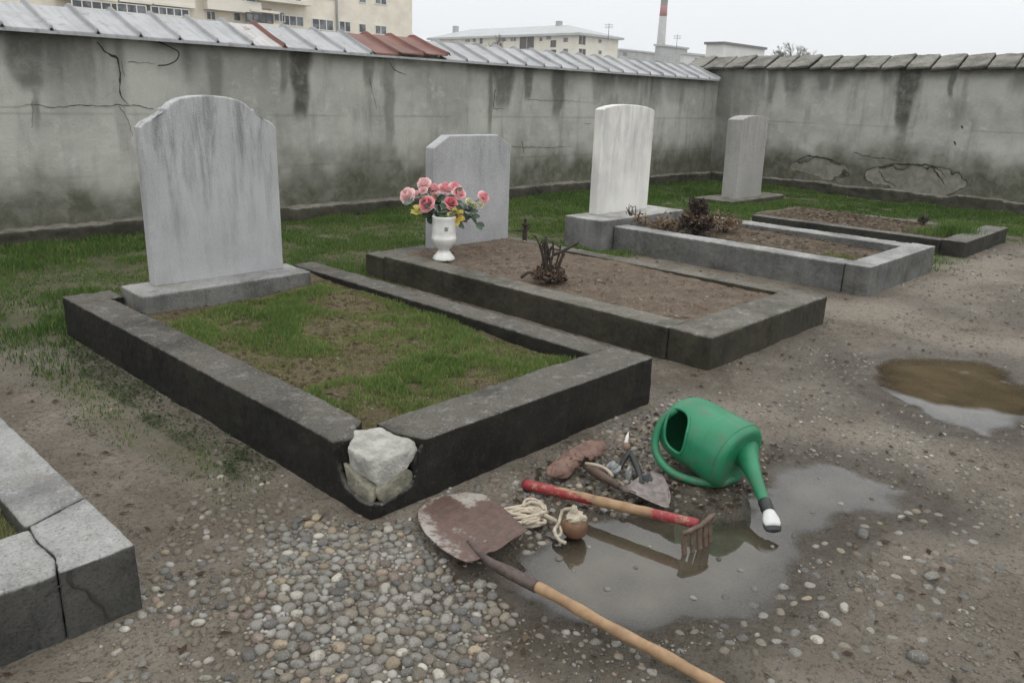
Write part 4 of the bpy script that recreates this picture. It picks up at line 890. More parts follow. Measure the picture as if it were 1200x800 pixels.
def flower(zx, zy, zr, kind, label, dd=0.0, nrm=None, lv=2, seed=0):
    u, v = 440+zx/6.667, 190+zy/6.667; r = zr/6.667*PM; c = dep(u, v, VD+dd)
    t = thing({'y': 'daffodil', 'yt': 'daffodil'}.get(kind, 'rose'), c, label, 'flower', 'artificial flowers in the white vase')
    out = (c-MOUTH).normalized(); n = (CAMDIR*1.0+out*.75 if nrm is None else Vector(nrm)).normalized()
    q = n.to_track_quat('Z', 'X').to_matrix().to_4x4() @ Matrix.Rotation(seed*1.3, 4, 'Z')
    me = {'y': lambda: daff_me(r*1.15), 'yt': lambda: daff_me(r*1.05, 1.0, .5)}.get(kind, lambda: rose_me(r*1.0, seed, 5 if zr > 30 else 4))()
    me.transform(Matrix.Translation(-n*r*.35) @ q); mats = {'p': MP, 'b': MPP, 'd': MPD, 'y': MY, 'yt': MYG, 'c': MCR, 'e': MPE}
    o = link('bloom', me, mats[kind], t); o.location = (0, 0, 0); o.matrix_parent_inverse = Matrix.Identity(4)
    st = spline([c-n*r*.3, c-n*r*.8+(MOUTH-c)*.25, MOUTH+(c-MOUTH)*.12, MOUTH-Vector((0, 0, .03))], 5); link('stem', tube_me(st, .0035, 6), MST, t)
    rnd = random.Random(seed+90)
    for k in range(lv):
        f = rnd.uniform(.15, .55); p = c.lerp(MOUTH, f); dv = Vector((rnd.uniform(-1, 1), rnd.uniform(-1, 1), rnd.uniform(-.6, .5))).normalized()*.6+CAMDIR*.3
        bm = bmesh.new(); leaf_me(bm, p, p+dv.normalized()*rnd.uniform(.06, .10), rnd.uniform(.018, .027), (CAMDIR+Vector((rnd.uniform(-.6, .6), rnd.uniform(-.6, .6), .5))).normalized())
        link('leaf', fin(bm, 'leaf'), MLF if rnd.random() < .65 else MLF2, t)
for a in ((245,258,66,'b','pale pink rose at the far left tip of the bouquet',.02,None,1,1), (378,165,56,'b','pale rose highest on the left of the bouquet',.05,None,2,2), (322,242,27,'b','small closed pink bud between the two leftmost roses',.0,None,1,3),
          (372,215,34,'b','small pale rose below the highest left rose',.0,None,1,4), (452,208,50,'p','pink rose in the upper middle, left of the tallest cluster',.03,None,2,5), (545,200,56,'p','pink rose at the top centre of the bouquet',.02,None,2,6),
          (622,192,54,'p','pink rose at the top, right of centre',.04,None,2,7), (655,240,56,'p','pink rose at the right side of the main cluster',.0,None,2,8), (848,270,48,'p','lone pink rose far out on the right of the bouquet',.0,None,2,9),
          (397,322,66,'d','deep pink open rose low on the left, the darkest centre',-.06,None,2,10), (590,315,57,'d','deep pink rose low in the middle of the bouquet',-.06,None,2,11), (460,272,32,'e','peach coloured small rose between the two deep pink ones',-.02,None,1,12),
          (735,308,32,'c','cream small rose nearest the main cluster on the right',-.02,None,2,13), (776,338,30,'c','cream small rose lowest on the right',-.03,None,2,14), (825,332,27,'c','cream small rose just under the lone pink rose',-.02,None,1,15)): flower(*a)
flower(322, 378, 50, 'yt', 'greenish yellow trumpet flower drooping at the lower left', -.02, tuple(CAMDIR*.35+Vector((0, 0, .9))), 1, 16)
flower(630, 425, 62, 'y', 'bright yellow open daffodil low in front of the vase rim', -.09, tuple(CAMDIR*1.0+Vector((0, 0, -.15))), 1, 17)
def sprig(pts, label, mat, k):
    t = thing('leaf_sprig', MOUTH, label, 'leaves', 'artificial flowers in the white vase'); P = [dep(440+x/6.667, 190+y/6.667, VD-.03) for x, y in pts]
    link('stem', tube_me(spline([MOUTH-Vector((0, 0, .03))]+P, 4), .003, 6), MST, t); bm = bmesh.new(); rnd = random.Random(k)
    for p in P:
        for j in range(3):
            dv = Vector((rnd.uniform(-1, 1), rnd.uniform(-1, 1), rnd.uniform(-.7, .6))).normalized(); leaf_me(bm, p, p+dv*rnd.uniform(.05, .085), rnd.uniform(.014, .024), (CAMDIR+Vector((rnd.uniform(-.6, .6), rnd.uniform(-.6, .6), .4))).normalized())
    link('leaf', fin(bm, 'leaf'), mat, t)
sprig([(640,420),(700,400),(740,430),(790,480)], 'dark leafy sprig drooping to the lower right of the bouquet', MLF, 1); sprig([(660,370),(705,350),(740,390)], 'grey green leafy sprig under the cream roses', MLF2, 2)
sprig([(520,400),(560,390),(540,440)], 'dark leafy sprig in the middle over the vase rim', MLF, 3); sprig([(470,390),(440,420),(410,430)], 'dark leafy sprig at the left over the vase rim', MLF, 4); sprig([(500,330),(480,300),(540,350)], 'dark leafy sprig between the two deep pink roses', MLF, 5); sprig([(680,440),(705,460),(650,470)], 'grey green leafy sprig right of the yellow daffodil', MLF2, 6)
# ------------------------------------------------------------------ dead shrubs on the graves
MDEAD = plain('dead_stem', (.045, .034, .026), .85, .4, 40, .5, .004); MDL = plain('dried_brown_leaf', (.115, .078, .054), .85, .45, 30, .4, .004); MDL2 = plain('dried_tan_leaf', (.2, .145, .09), .85, .4, 30, .4, .004)
def flakes(bm, c, rad, n, sz, rnd, up=.6):
    for _ in range(n):
        p = Vector((rnd.gauss(0, 1), rnd.gauss(0, 1), abs(rnd.gauss(0, 1))*up)); p = p/max(1, p.length/1.6)*rad*.62+c
        d = Vector((rnd.uniform(-1, 1), rnd.uniform(-1, 1), rnd.uniform(-.3, 1))).normalized(); s = d.cross(Vector((rnd.uniform(-1, 1), rnd.uniform(-1, 1), rnd.uniform(-1, 1)))).normalized(); l = rnd.uniform(.6, 1.4)*sz; nrm = d.cross(s)
        v = [bm.verts.new(q) for q in (p, p+d*l*.5+s*l*.28+nrm*l*.16, p+d*l+nrm*l*.1, p+d*l*.5-s*l*.28+nrm*l*.16)]
        bm.faces.new((v[0], v[1], v[2])); bm.faces.new((v[0], v[2], v[3]))
def stems(bm, base, rnd, n, hmin, hmax, spread, r0, stub=True):
    for k in range(n):
        a = rnd.uniform(0, 6.28); h = rnd.uniform(hmin, hmax); q = Vector((math.cos(a), math.sin(a), 0))*spread*rnd.uniform(.2, 1)
        P = [base+q*.15, base+q*.45+Vector((0, 0, h*.4)), base+q*rnd.uniform(.6, .9)+Vector((rnd.uniform(-.02, .02), rnd.uniform(-.02, .02), h*.75)), base+q*rnd.uniform(.8, 1.3)+Vector((0, 0, h))]
        sp = spline(P, 4); m = len(sp); tube(bm, sp, [r0*(1-.45*i/m)*(1+.3*(i % 4 == 0)) for i in range(m)], 7)
        for _ in range(rnd.randint(1, 3)):
            i = rnd.randint(m//3, m-2); b = sp[i]; e = b+Vector((rnd.uniform(-1, 1), rnd.uniform(-1, 1), rnd.uniform(.1, 1))).normalized()*rnd.uniform(.04, .11)
            tube(bm, [b, b.lerp(e, .5)+Vector((0, 0, .006)), e], [r0*.6, r0*.5, r0*.4], 6)
def shrub(base, label, seed, n, hmin, hmax, spread, r0, lf, lrad, nfl, fsz, lmat, name='dead_shrub'):
    rnd = random.Random(seed); t = thing(name, base, label, 'dead shrub'); bm = bmesh.new(); stems(bm, base-Vector((0, 0, .02)), rnd, n, hmin, hmax, spread, r0); link('branches', fin(bm, 'branches'), MDEAD, t)
    if nfl:
        bm = bmesh.new(); flakes(bm, base+Vector((0, 0, lf)), lrad, nfl, fsz, rnd); me = bpy.data.meshes.new('foliage'); bm.to_mesh(me); bm.free(); link('dry_leaves', me, lmat, t, smooth=False)
    return t
def onsoil(u, v, z, fz):
    for _ in range(4): p = at(u, v, z); z = fz(p.x, p.y)
    return at(u, v, z)
b1 = onsoil(643, 331, .18, s2); t = shrub(b1, 'dead rose bush with bare cut stems on the bare earth grave', 3, 8, .2, .42, .11, .0085, .03, .105, 340, .04, MDL)
bm = bmesh.new(); flakes(bm, b1+Vector((0, 0, .015)), .1, 170, .035, random.Random(8), .4); me = bpy.data.meshes.new('foliage'); bm.to_mesh(me); bm.free(); link('dry_leaves', me, MDEAD, t, smooth=False)
c0 = b1+Vector((0, 0, .2)); rgt = Vector((CR[0], CR[1], 0)).normalized()
for P in ([c0+rgt*.02, c0+rgt*.07+Vector((0,0,.02)), c0+rgt*.14+Vector((0,0,.06)), c0+rgt*.2+Vector((0,0,.095))], [b1+rgt*.05+Vector((0,0,.05)), b1+rgt*.07+Vector((0,0,.14)), b1+rgt*.1+Vector((0,0,.22))], [b1-rgt*.01, b1-rgt*.03+Vector((0,0,.2)), b1-rgt*.035+Vector((0,0,.33))], [b1-rgt*.05+Vector((0,0,.05)), b1-rgt*.14+Vector((0,0,.07)), b1-rgt*.2+Vector((0,0,.03))]):
    link('branch', tube_me(spline(P, 4), [.011]*(4*(len(P)-1)-1)+[.0125, .012], 7), MDEAD, t)
b2 = onsoil(615, 283, .18, s2); shrub(b2, 'short dark cut stump behind the dead rose bush', 5, 3, .17, .25, .02, .018, 0, 0, 0, 0, None, 'dead_stump')
b3 = onsoil(815, 276, .22, s3); t = shrub(b3, 'bushy dried brown shrub with curled leaves on the pale grey grave', 6, 14, .22, .40, .12, .007, .13, .13, 620, .05, MDL)
bm = bmesh.new(); flakes(bm, b3+Vector((0, 0, .24)), .085, 260, .05, random.Random(18), 1.0); flakes(bm, b3+Vector((0, 0, .05)), .15, 420, .055, random.Random(28), .8); me = bpy.data.meshes.new('foliage'); bm.to_mesh(me); bm.free(); link('dry_leaves', me, MDEAD, t, smooth=False)
b4 = onsoil(848, 272, .22, s3); shrub(b4, 'low tan dried clump right of the bushy brown shrub', 7, 7, .08, .16, .14, .005, .05, .16, 350, .045, MDL2)
b5 = onsoil(743, 264, .22, s3); shrub(b5, 'thin bent dry twigs at the foot of the white marble headstone', 9, 7, .12, .24, .11, .006, .02, .14, 160, .04, MDL2)
b6 = onsoil(780, 268, .22, s3); shrub(b6, 'flat heap of withered tan leaves between the dry twigs and bushy brown shrub', 10, 6, .03, .08, .14, .004, .005, .14, 200, .045, MDL2)
b7 = onsoil(1082, 263, .15, s4); shrub(b7, 'small dark withered plant on the farthest grave', 12, 4, .08, .15, .05, .006, .03, .06, 80, .04, MDEAD)
# ------------------------------------------------------------------ pebbles
PC = {'grey': (.185, .178, .157), 'pale': (.33, .312, .268), 'tan': (.25, .20, .135), 'reddish brown': (.155, .118, .095), 'dark': (.085, .084, .08), 'muddy brown': (.165, .142, .108)}
PMAT = {k: pebble_mat('pebble_'+k.replace(' ', '_'), c) for k, c in PC.items()}
PK = list(PC)
def proto(seed, sub):
    bm = bmesh.new(); bmesh.ops.create_icosphere(bm, subdivisions=sub, radius=1); r = random.Random(seed); sx_, sy_, sz_ = 1, r.uniform(.62, .9), r.uniform(.42, .66); e = r.uniform(.75, 1.0)
    for v in bm.verts:
        c = v.co; k = 1+.34*(fbm(np.array([c.x*1.15+seed*3.1]), np.array([c.y*1.15+c.z*1.4]), seed, 2)[0]-.5)
        v.co = Vector((math.copysign(abs(c.x)**e, c.x)*sx_*k, math.copysign(abs(c.y)**e, c.y)*sy_*k, c.z*sz_*k))
    me = fin(bm, 'pebble'); me.polygons.foreach_set('use_smooth', [True]*len(me.polygons)); return me
PROTO = [proto(i, 3) for i in range(9)]; PLOW = [proto(i, 2) for i in range(9)]; PTINY = [proto(i+40, 1) for i in range(6)]
def wpoly(px): return [tuple(at(u, v)[:2]) for u, v in px]
ZONES = [  # pixels outline the ground area; coverage; radius range; sink; label; colour weights
 ('in the thick gravel in front of the broken kerb corner', wpoly([(318,622),(372,612),(428,636),(482,628),(500,655),(548,692),(572,726),(566,775),(552,840),(380,860),(285,850),(286,760),(318,690)]), 1.0, (.006, .0225), .04, (.54, .09, .08, .05, .08, .16)),
 ('on the mud left of the thick gravel', wpoly([(160,690),(225,600),(262,545),(320,570),(395,610),(330,650),(300,700),(300,840),(170,840),(120,780)]), .20, (.005, .019), -.15, (.46, .09, .08, .05, .07, .25)),
 ('along the foot of the blackened kerb', wpoly([(430,632),(762,482),(800,470),(800,500),(740,520),(640,565),(600,585),(520,625),(470,650)]), .30, (.006, .021), -.35, (.3, .02, .04, .1, .17, .4)),
 ('in the mud among the fallen tools', wpoly([(590,600),(640,560),(760,500),(790,560),(800,600),(740,598),(650,620),(620,650)]), .36, (.006, .02), -.3, (.3, .02, .04, .12, .14, .38)),
 ('half sunk in the mud right of the big puddle', wpoly([(885,715),(940,650),(985,610),(1060,590),(1130,585),(1175,640),(1160,700),(1090,745),(1000,770),(900,775)]), .17, (.004, .022), -.66, (.34, .035, .04, .04, .1, .45)),
 ('in the mud beyond the shovel handle', wpoly([(560,715),(640,725),(730,745),(850,722),(940,725),(1020,790),(960,850),(850,830),(700,760),(640,730),(600,780),(560,800)]), .10, (.004, .020), -.5, (.36, .05, .06, .04, .08, .4)),
 ('on the open path behind the watering can', wpoly([(900,440),(1000,400),(1200,520),(1230,620),(1100,580),(960,535),(880,520)]), .04, (.004, .012), -.4, (.4, .05, .06, .05, .07, .4)),
]
NOPE = [rect(K1[0]-.0, K1[1], K1[2]-.004, K1[3]), rect(LG[0], LG[1]+.012, LG[2]-.01, LG[3]), rect(K2[0], K2[1], K2[2], K2[3]),
        wpoly([(521,586),(490,612),(492,630),(546,682),(596,656),(618,641),(566,590)]), wpoly([(660,632),(650,600),(690,595),(695,632)]), wpoly([(735,576),(775,556),(786,590),(762,597)]), wpoly([(808,556),(770,505),(800,500),(880,545),(862,566)])]
SH0, SH1 = at(575, 660), at(850, 806)
pebs = []; cell = {}
def free(x, y, r, k):
    ci, cj = int(x/.06), int(y/.06)
    for i in (ci-1, ci, ci+1):
        for j in (cj-1, cj, cj+1):
            for (a, b, q) in cell.get((i, j), ()):
                if math.hypot(a-x, b-y) < (r+q)*k: return False
    return True
def put(x, y, r, **kw):
    cell.setdefault((int(x/.06), int(y/.06)), []).append((x, y, r)); pebs.append(dict(x=x, y=y, r=r, **kw))
def blocked(x, y):
    for p in NOPE:
        if polydist(np.array([x]), np.array([y]), p)[0] < .004: return True
    return False
SPECIAL = [(371, 608, .024, 'tan', 'ochre yellow cobble lying against the blackened kerb left of the broken corner'), (232, 727, .021, 'pale', 'round pale tan pebble alone on the mud at the lower left'), (166, 718, .018, 'pale', 'upright whitish pebble touching the cracked corner block'), (164, 690, .021, 'grey', 'flat grey pebble beside the middle of the cracked corner block'),
           (989, 713, .021, 'pale', 'white oval pebble at the edge of the mud below the watering can nozzle'), (965, 721, .017, 'pale', 'thin white flake stone left of the white oval pebble'), (1012, 624, .028, 'dark', 'dark angular stone on the mud right of the watering can nozzle'), (1075, 772, .03, 'grey', 'large grey stone with a dark crack round it at the lower right'), (1092, 675, .028, 'grey', 'long pale grey stone in the pebbles at right'),
           (510, 587, .018, 'tan', 'small brown block lying between the kerb foot and the shovel blade'), (276, 670, .021, 'tan', 'tan pebble half bedded on the mud left of the gravel'), (460, 776, .021, 'tan', 'warm tan pebble near the bottom edge of the gravel'), (433, 749, .02, 'tan', 'ochre pebble in the middle of the gravel'), (541, 698, .016, 'dark', 'bluish grey pebble just below the shovel blade')]
for u, v, r, col, lab in SPECIAL:
    p = at(u, v, .01); put(p.x, p.y, r, col=col, sink=.35, lab=lab, zone=None)
for u, v, r, col in ((672,668,.011,'grey'),(712,690,.013,'grey'),(745,665,.009,'dark'),(762,640,.008,'grey'),(842,655,.010,'dark'),(868,668,.012,'grey'),(884,690,.014,'grey'),(905,640,.009,'grey'),(930,628,.012,'dark'),(952,600,.010,'grey'),(985,590,.012,'grey'),(1022,584,.011,'dark'),(812,700,.013,'grey'),(850,700,.016,'dark'),(690,640,.010,'grey'),(655,655,.013,'grey'),(960,560,.008,'dark'),(1045,570,.011,'grey')):
    p = at(u, v, WATER); put(p.x, p.y, r, col=col, sink=0, lab=None, zone='in the shallow water of the big puddle', wz=WATER)
for zi, (zn, poly, cov, (r0, r1), sink, wts) in enumerate(ZONES):
    px = [p[0] for p in poly]; py = [p[1] for p in poly]; A = 0
    for i in range(len(poly)): A += poly[i][0]*poly[(i+1) % len(poly)][1]-poly[(i+1) % len(poly)][0]*poly[i][1]
    A = abs(A)/2; target = cov*A; got = 0; tries = 0; N = int(42000*min(1, A)) if cov > .9 else int(14000*min(1.5, A))
    X = RNG.uniform(min(px), max(px), N); Y = RNG.uniform(min(py), max(py), N); D = polydist(X, Y, poly); nb = polydist(X, Y, P1); nb2 = polydist(X, Y, P2)
    rr = r0+(r1-r0)*RNG.random(N)**(2.9 if cov > .9 else 3.0); rr = np.sort(rr)[::-1]; cl = fbm(X*6, Y*6, 70+zi, 3)*.75+.25*RNG.random(N)
    for i in range(N):
        if D[i] > (.32*(cl[i]-.5) if cov > .9 else .12*(cl[i]-.4)) or nb[i] < -.02+.05*(cl[i] < .4) or nb2[i] < 0: continue
        if cov < .9 and cl[i] < .47-.25*cov: continue
        x, y, r = float(X[i]), float(Y[i]), float(rr[i])
        if not free(x, y, r, .80 if cov > .9 else .9) or blocked(x, y): continue
        put(x, y, r, col=PK[int(RNG.choice(len(wts), p=np.array(wts)/sum(wts)))], sink=sink, lab=None, zone=zn); got += math.pi*r*r*.72
        if got > target*(.95 if cov > .9 else 1): break
for p in pebs:
    d = np.array([p['x'], p['y'], 0])-CPOS; z = d@CF; u, v = 600+F_PX*(d@CR)/z, 400-F_PX*(d@CU)/z
    p['app'] = (p['r']/z if 0 < u < 1200 and 0 < v < 805 else 0) + (1 if p['lab'] else 0); p['rot'] = (random.uniform(-.3, .3), random.uniform(-.3, .3), random.uniform(0, 6.28)); p['k'] = random.randrange(9)
pebs.sort(key=lambda p: -p['app'])
PM_ = {}
def pz(p): return WATER-p['r']*.12 if 'wz' in p else ground_z(p['x'], p['y'])+p['r']*.55*p['sink']
for p in pebs[:296]:
    key = (p['k'], p['col'])
    if key not in PM_:
        m = PROTO[p['k']].copy(); m.materials.append(PMAT[p['col']]); PM_[key] = m
    o = bpy.data.objects.new('pebble', PM_[key]); COL.objects.link(o); o.location = (p['x'], p['y'], pz(p)); o.rotation_euler = p['rot']; r = p['r']; o.scale = (r, r, r)
    tag(o, p['lab'] or f"smooth {p['col']} pebble lying {p['zone']}", 'pebble', 'river pebbles on the ground')
def merge(name, items, protos, mats, smooth=True):
    """one mesh out of many small stones: items (x, y, z, r, rot, proto index, material index, tone)"""
    Vs, Fs, T, MI = [], [], [], []; base = 0; cache = []
    for m in protos:
        v = np.empty(len(m.vertices)*3, np.float32); m.vertices.foreach_get('co', v); f = np.empty(len(m.loops), np.int32); m.loops.foreach_get('vertex_index', f); cache.append((v.reshape(-1, 3), f.reshape(-1, 3)))
    for (x, y, z, r, rot, k, mi, tone) in items:
        v, f = cache[k]; M = np.array(Matrix.Rotation(rot[2], 3, 'Z') @ Matrix.Rotation(rot[0], 3, 'X') @ Matrix.Rotation(rot[1], 3, 'Y'))
        Vs.append(v@M.T*r+np.array([x, y, z])); Fs.append(f+base); T.append(np.full(len(v), tone)); MI.append(np.full(len(f), mi)); base += len(v)
    me = np_mesh(name, np.vstack(Vs), np.vstack(Fs)); setattr_f(me, 'tone', np.concatenate(T)); o = link(name, me, mats, None, smooth); me.polygons.foreach_set('material_index', np.concatenate(MI).astype(np.int32)); return o
rest = [(p['x'], p['y'], pz(p), p['r'], p['rot'], p['k'], PK.index(p['col']), random.random()) for p in pebs[296:]]
tag(merge('gravel', rest, PLOW, [PMAT[k] for k in PK]), kind='stuff')
# grit and chips on the paths
N = 26000; X = RNG.uniform(-.2, 11.5, N); Y = RNG.uniform(-.3, 2.2, N); keep = RNG.random(N) < np.clip(2.4/np.hypot(X, Y), .08, 1)
X2 = RNG.uniform(.72, 1.5, 2200); Y2 = RNG.uniform(.6, 4.8, 2200); X3 = RNG.uniform(3.2, 3.9, 500); Y3 = RNG.uniform(2.05, 4.5, 500); X4 = RNG.uniform(.8, 3.3, 4200); Y4 = RNG.uniform(.3, 2.1, 4200)
X = np.concatenate([X[keep], X2, X3, X4]); Y = np.concatenate([Y[keep], Y2, Y3, Y4]); H = hground(X, Y); pd = np.minimum(polydist(X, Y, P1), polydist(X, Y, P2)); cl = fbm(X*3, Y*3, 33, 3)
ok = (pd > -.03) & (H > WATER+.001) & (cl > .46)
for k in (K1, K2, K3, K4, LG): ok &= ~((X > k[0]-.006) & (X < k[1]+.006) & (Y > k[2]-.006) & (Y < k[3]))
X, Y, H = X[ok], Y[ok], H[ok]
items = [(float(x), float(y), float(h)+.0004, .0018+.0085*random.random()**2.9*(1+.03*x*x), (random.uniform(-.5, .5), random.uniform(-.5, .5), random.uniform(0, 6.3)), random.randrange(6), random.choices(range(6), (.40, .03, .05, .06, .14, .35))[0], random.random()) for x, y, h in zip(X, Y, H)]
tag(merge('gravel', items, PTINY, [PMAT[k] for k in PK]), kind='stuff')
# ------------------------------------------------------------------ grass, weeds, litter
MGR = blade_mat('grass_blade', [(0, (.06, .13, .028)), (.45, (.135, .228, .055)), (.75, (.22, .32, .085)), (.9, (.38, .34, .17)), (1, (.43, .36, .22))])
MWD = blade_mat('weed_leaf', [(0, (.06, .09, .035)), (.5, (.10, .15, .055)), (1, (.18, .19, .09))])
MLIT = blade_mat('leaf_litter', [(0, (.05, .034, .022)), (.5, (.12, .082, .05)), (.85, (.22, .165, .11)), (1, (.42, .38, .32))])
def blades(name, X, Y, Z, H, Wd, tone, lean=.5):
    n = len(X); a = RNG.uniform(0, 2*np.pi, n); b = RNG.uniform(0, 2*np.pi, n); ln = RNG.uniform(.1, 1, n)**1.3*lean*H*1.3
    sx_, sy_ = np.cos(a)*Wd, np.sin(a)*Wd; lx, ly = np.cos(b)*ln, np.sin(b)*ln
    V = np.empty((n, 5, 3), np.float32)
    V[:, 0] = np.stack([X-sx_, Y-sy_, Z-.004], 1); V[:, 1] = np.stack([X+sx_, Y+sy_, Z-.004], 1)
    V[:, 2] = np.stack([X-sx_*.75+lx*.35, Y-sy_*.75+ly*.35, Z+H*.6], 1); V[:, 3] = np.stack([X+sx_*.75+lx*.35, Y+sy_*.75+ly*.35, Z+H*.6], 1)
    V[:, 4] = np.stack([X+lx, Y+ly, Z+H*np.sqrt(np.clip(1-(ln/H)**2*.25, .2, 1))], 1)
    i = np.arange(n)[:, None]*5; F = np.concatenate([i+[0, 1, 3], i+[0, 3, 2], i+[2, 3, 4]], 0)
    me = np_mesh(name, V.reshape(-1, 3), F); setattr_f(me, 'tone', np.repeat(tone, 5)); return tag(link(name, me, MGR), kind='stuff')
def chips(name, X, Y, Z, Sz, tone, mat=None, tilt=.5):
    n = len(X); a = RNG.uniform(0, 2*np.pi, n); c, s = np.cos(a), np.sin(a); t1, t2 = RNG.uniform(-tilt, tilt, n)*Sz, RNG.uniform(-tilt, tilt, n)*Sz; w = Sz*RNG.uniform(.25, .6, n)
    V = np.empty((n, 4, 3), np.float32)
    V[:, 0] = np.stack([X-c*Sz, Y-s*Sz, Z+np.abs(t1)*.3], 1); V[:, 1] = np.stack([X+s*w, Y-c*w, Z+.002+np.abs(t2)], 1); V[:, 2] = np.stack([X+c*Sz, Y+s*Sz, Z+np.abs(t1)], 1); V[:, 3] = np.stack([X-s*w, Y+c*w, Z+.002+np.abs(t2)*.3], 1)
    i = np.arange(n)[:, None]*4; F = np.concatenate([i+[0, 1, 2], i+[0, 2, 3]], 0)
    me = np_mesh(name, V.reshape(-1, 3), F); setattr_f(me, 'tone', np.repeat(tone, 4)); return tag(link(name, me, mat or MLIT, None, False), kind='stuff')
EXC = [(K1[0]-.01, K1[1]+.01, K1[2]-.01, K1[3]+.03), (K2[0]-.01, K2[1]+.03, K2[2]-.01, K2[3]+.27), (K3[0]-.01, K3[1]+.01, K3[2]-.01, K3[3]+.02), (6.28, 7.8, 4.74, 5.26), (K4[0]-.01, K4[1]+.01, K4[2]-.01, K4[3]+.01), (10.7, 12.45, 5.76, 6.42), (LG[0], LG[1]+.01, LG[2], 5.21)]
def outside(X, Y):
    ok = np.ones(len(X), bool)
    for a, b, c, d in EXC: ok &= ~((X > a) & (X < b) & (Y > c) & (Y < d))
    return ok
# lawn
N = 420000; X = RNG.uniform(.15, 13.75, N); Y = RNG.uniform(1.2, 7.95, N); T = turf(X, Y); m = fbm(X*5, Y*5, 12, 3); ok = outside(X, Y) & (RNG.random(N) < T**.6*sstep(.22, .48, m)*.97) & (Y > 1.2)
X, Y, m = X[ok], Y[ok], m[ok]; g = fbm(X*1.7, Y*1.7, 13, 3); Hh = (.02+.055*sstep(.38, .68, g)*RNG.uniform(.4, 1.2, len(X)))*(.6+.6*m)*(.45+.55*sstep(.2, .7, turf(X, Y)))
tone = np.clip(.15+.55*RNG.random(len(X))+.30*(fbm(X*.9, Y*.9, 15, 3)-.5)*2-.1+.35*(RNG.random(len(X)) < .10), 0, 1)
blades('grass', X, Y, hground(X, Y), Hh, RNG.uniform(.0018, .0042, len(X))*(.7+.05*np.hypot(X, Y)), tone, .75)
# turf inside the big grave
N = 95000; X = RNG.uniform(1.70, 3.015, N); Y = RNG.uniform(2.31, 4.55, N); m = fbm(X*3.2, Y*3.2, 14, 4); m2 = fbm(X*9, Y*9, 24, 3); ok = (RNG.random(N) < (sstep(.32, .54, m)*.52+.46)*sstep(.2, .5, m2)) & ~((Y > 4.45) & (X < 2.9))
X, Y, m = X[ok], Y[ok], m[ok]; Z = np.array([s1(x, y) for x, y in zip(X, Y)]); Hh = .008+.034*sstep(.40, .72, m)*RNG.uniform(.35, 1.25, len(X))
tone = np.clip(.46+.46*RNG.random(len(X))+.9*(.5-m)+.3*(RNG.random(len(X)) < .2), 0, 1); blades('grass', X, Y, Z, Hh, RNG.uniform(.0011, .0024, len(X)), tone, .8)
N = 2600; X = RNG.uniform(1.70, 3.0, N); Y = RNG.uniform(2.3, 4.6, N); chips('leaf_litter', X, Y, np.array([s1(x, y) for x, y in zip(X, Y)])+.004, RNG.uniform(.005, .019, N), np.clip(RNG.normal(.5, .22, N), 0, .93))
# dry grass in the foreground grave, tufts
N = 5000; X = RNG.uniform(.0, .53, N); Y = RNG.uniform(2.42, 3.4, N); blades('grass', X, Y, np.full(N, .15), RNG.uniform(.02, .065, N), RNG.uniform(.001, .0022, N), np.clip(RNG.normal(.72, .22, N), 0, 1), 1.1)
def tuft(c, n, rad, h, tone):
    X = RNG.normal(c.x, rad, n); Y = RNG.normal(c.y, rad, n); blades('grass', X, Y, np.full(n, c.z), RNG.uniform(.4, 1, n)*h, RNG.uniform(.002, .0045, n), np.clip(RNG.normal(tone, .14, n), 0, 1), .55)
tuft(onsoil(1118, 276, .16, s4), 900, .10, .2, .42); tuft(onsoil(1085, 274, .16, s4), 250, .10, .09, .5); tuft(onsoil(247, 347, .19, s1), 160, .03, .09, .45); tuft(onsoil(985, 302, .18, s3), 240, .10, .03, .6); tuft(onsoil(870, 245, .1, ground_z), 500, .25, .12, .45)
for fz, (x0, x1, y0, y1), n in ((s2, (4.08, 5.26, 2.42, 4.9), 70), (s3, (6.72, 7.82, 2.5, 4.6), 60), (s4, (9.3, 10.5, 2.5, 4.5), 50)):
    X = RNG.uniform(x0, x1, n); Y = RNG.uniform(y0, y1, n); chips('leaf_litter', X, Y, np.array([fz(x, y) for x, y in zip(X, Y)])+.008, RNG.uniform(.014, .034, n), np.clip(RNG.normal(.9, .1, n), 0, 1))
N = 700; fp = wpoly([(600,600),(640,545),(770,490),(900,520),(960,560),(880,610),(800,610),(700,600)]); X = RNG.uniform(min(p[0] for p in fp), max(p[0] for p in fp), N); Y = RNG.uniform(min(p[1] for p in fp), max(p[1] for p in fp), N); ok = (polydist(X, Y, fp) < .03) & (hground(X, Y) > WATER+.002) & outside(X, Y)
chips('leaf_litter', X[ok], Y[ok], hground(X[ok], Y[ok])+.004, RNG.uniform(.006, .022, ok.sum()), np.clip(RNG.normal(.15, .18, ok.sum()), 0, 1))
# low leafy weeds beside the big kerb
wp = wpoly([(70,405),(150,412),(215,440),(300,500),(330,560),(300,575),(240,545),(190,505),(120,455)]); N = 60000; X = RNG.uniform(min(p[0] for p in wp), max(p[0] for p in wp), N); Y = RNG.uniform(min(p[1] for p in wp), max(p[1] for p in wp), N)
D = polydist(X, Y, wp); m = fbm(X*7, Y*7, 71, 3); ok = (D < .22*(m-.45)) & outside(X, Y) & (RNG.random(N) < (sstep(.30, .8, m)*.20+.03)*sstep(.62, .1, np.abs(X-1.36)/.5)); X, Y = X[ok], Y[ok]
chips('low_weeds', X, Y, hground(X, Y)+RNG.uniform(.002, .018, len(X)), RNG.uniform(.004, .0105, len(X)), np.clip(RNG.normal(.1, .2, len(X)), 0, .95), MWD, .9)
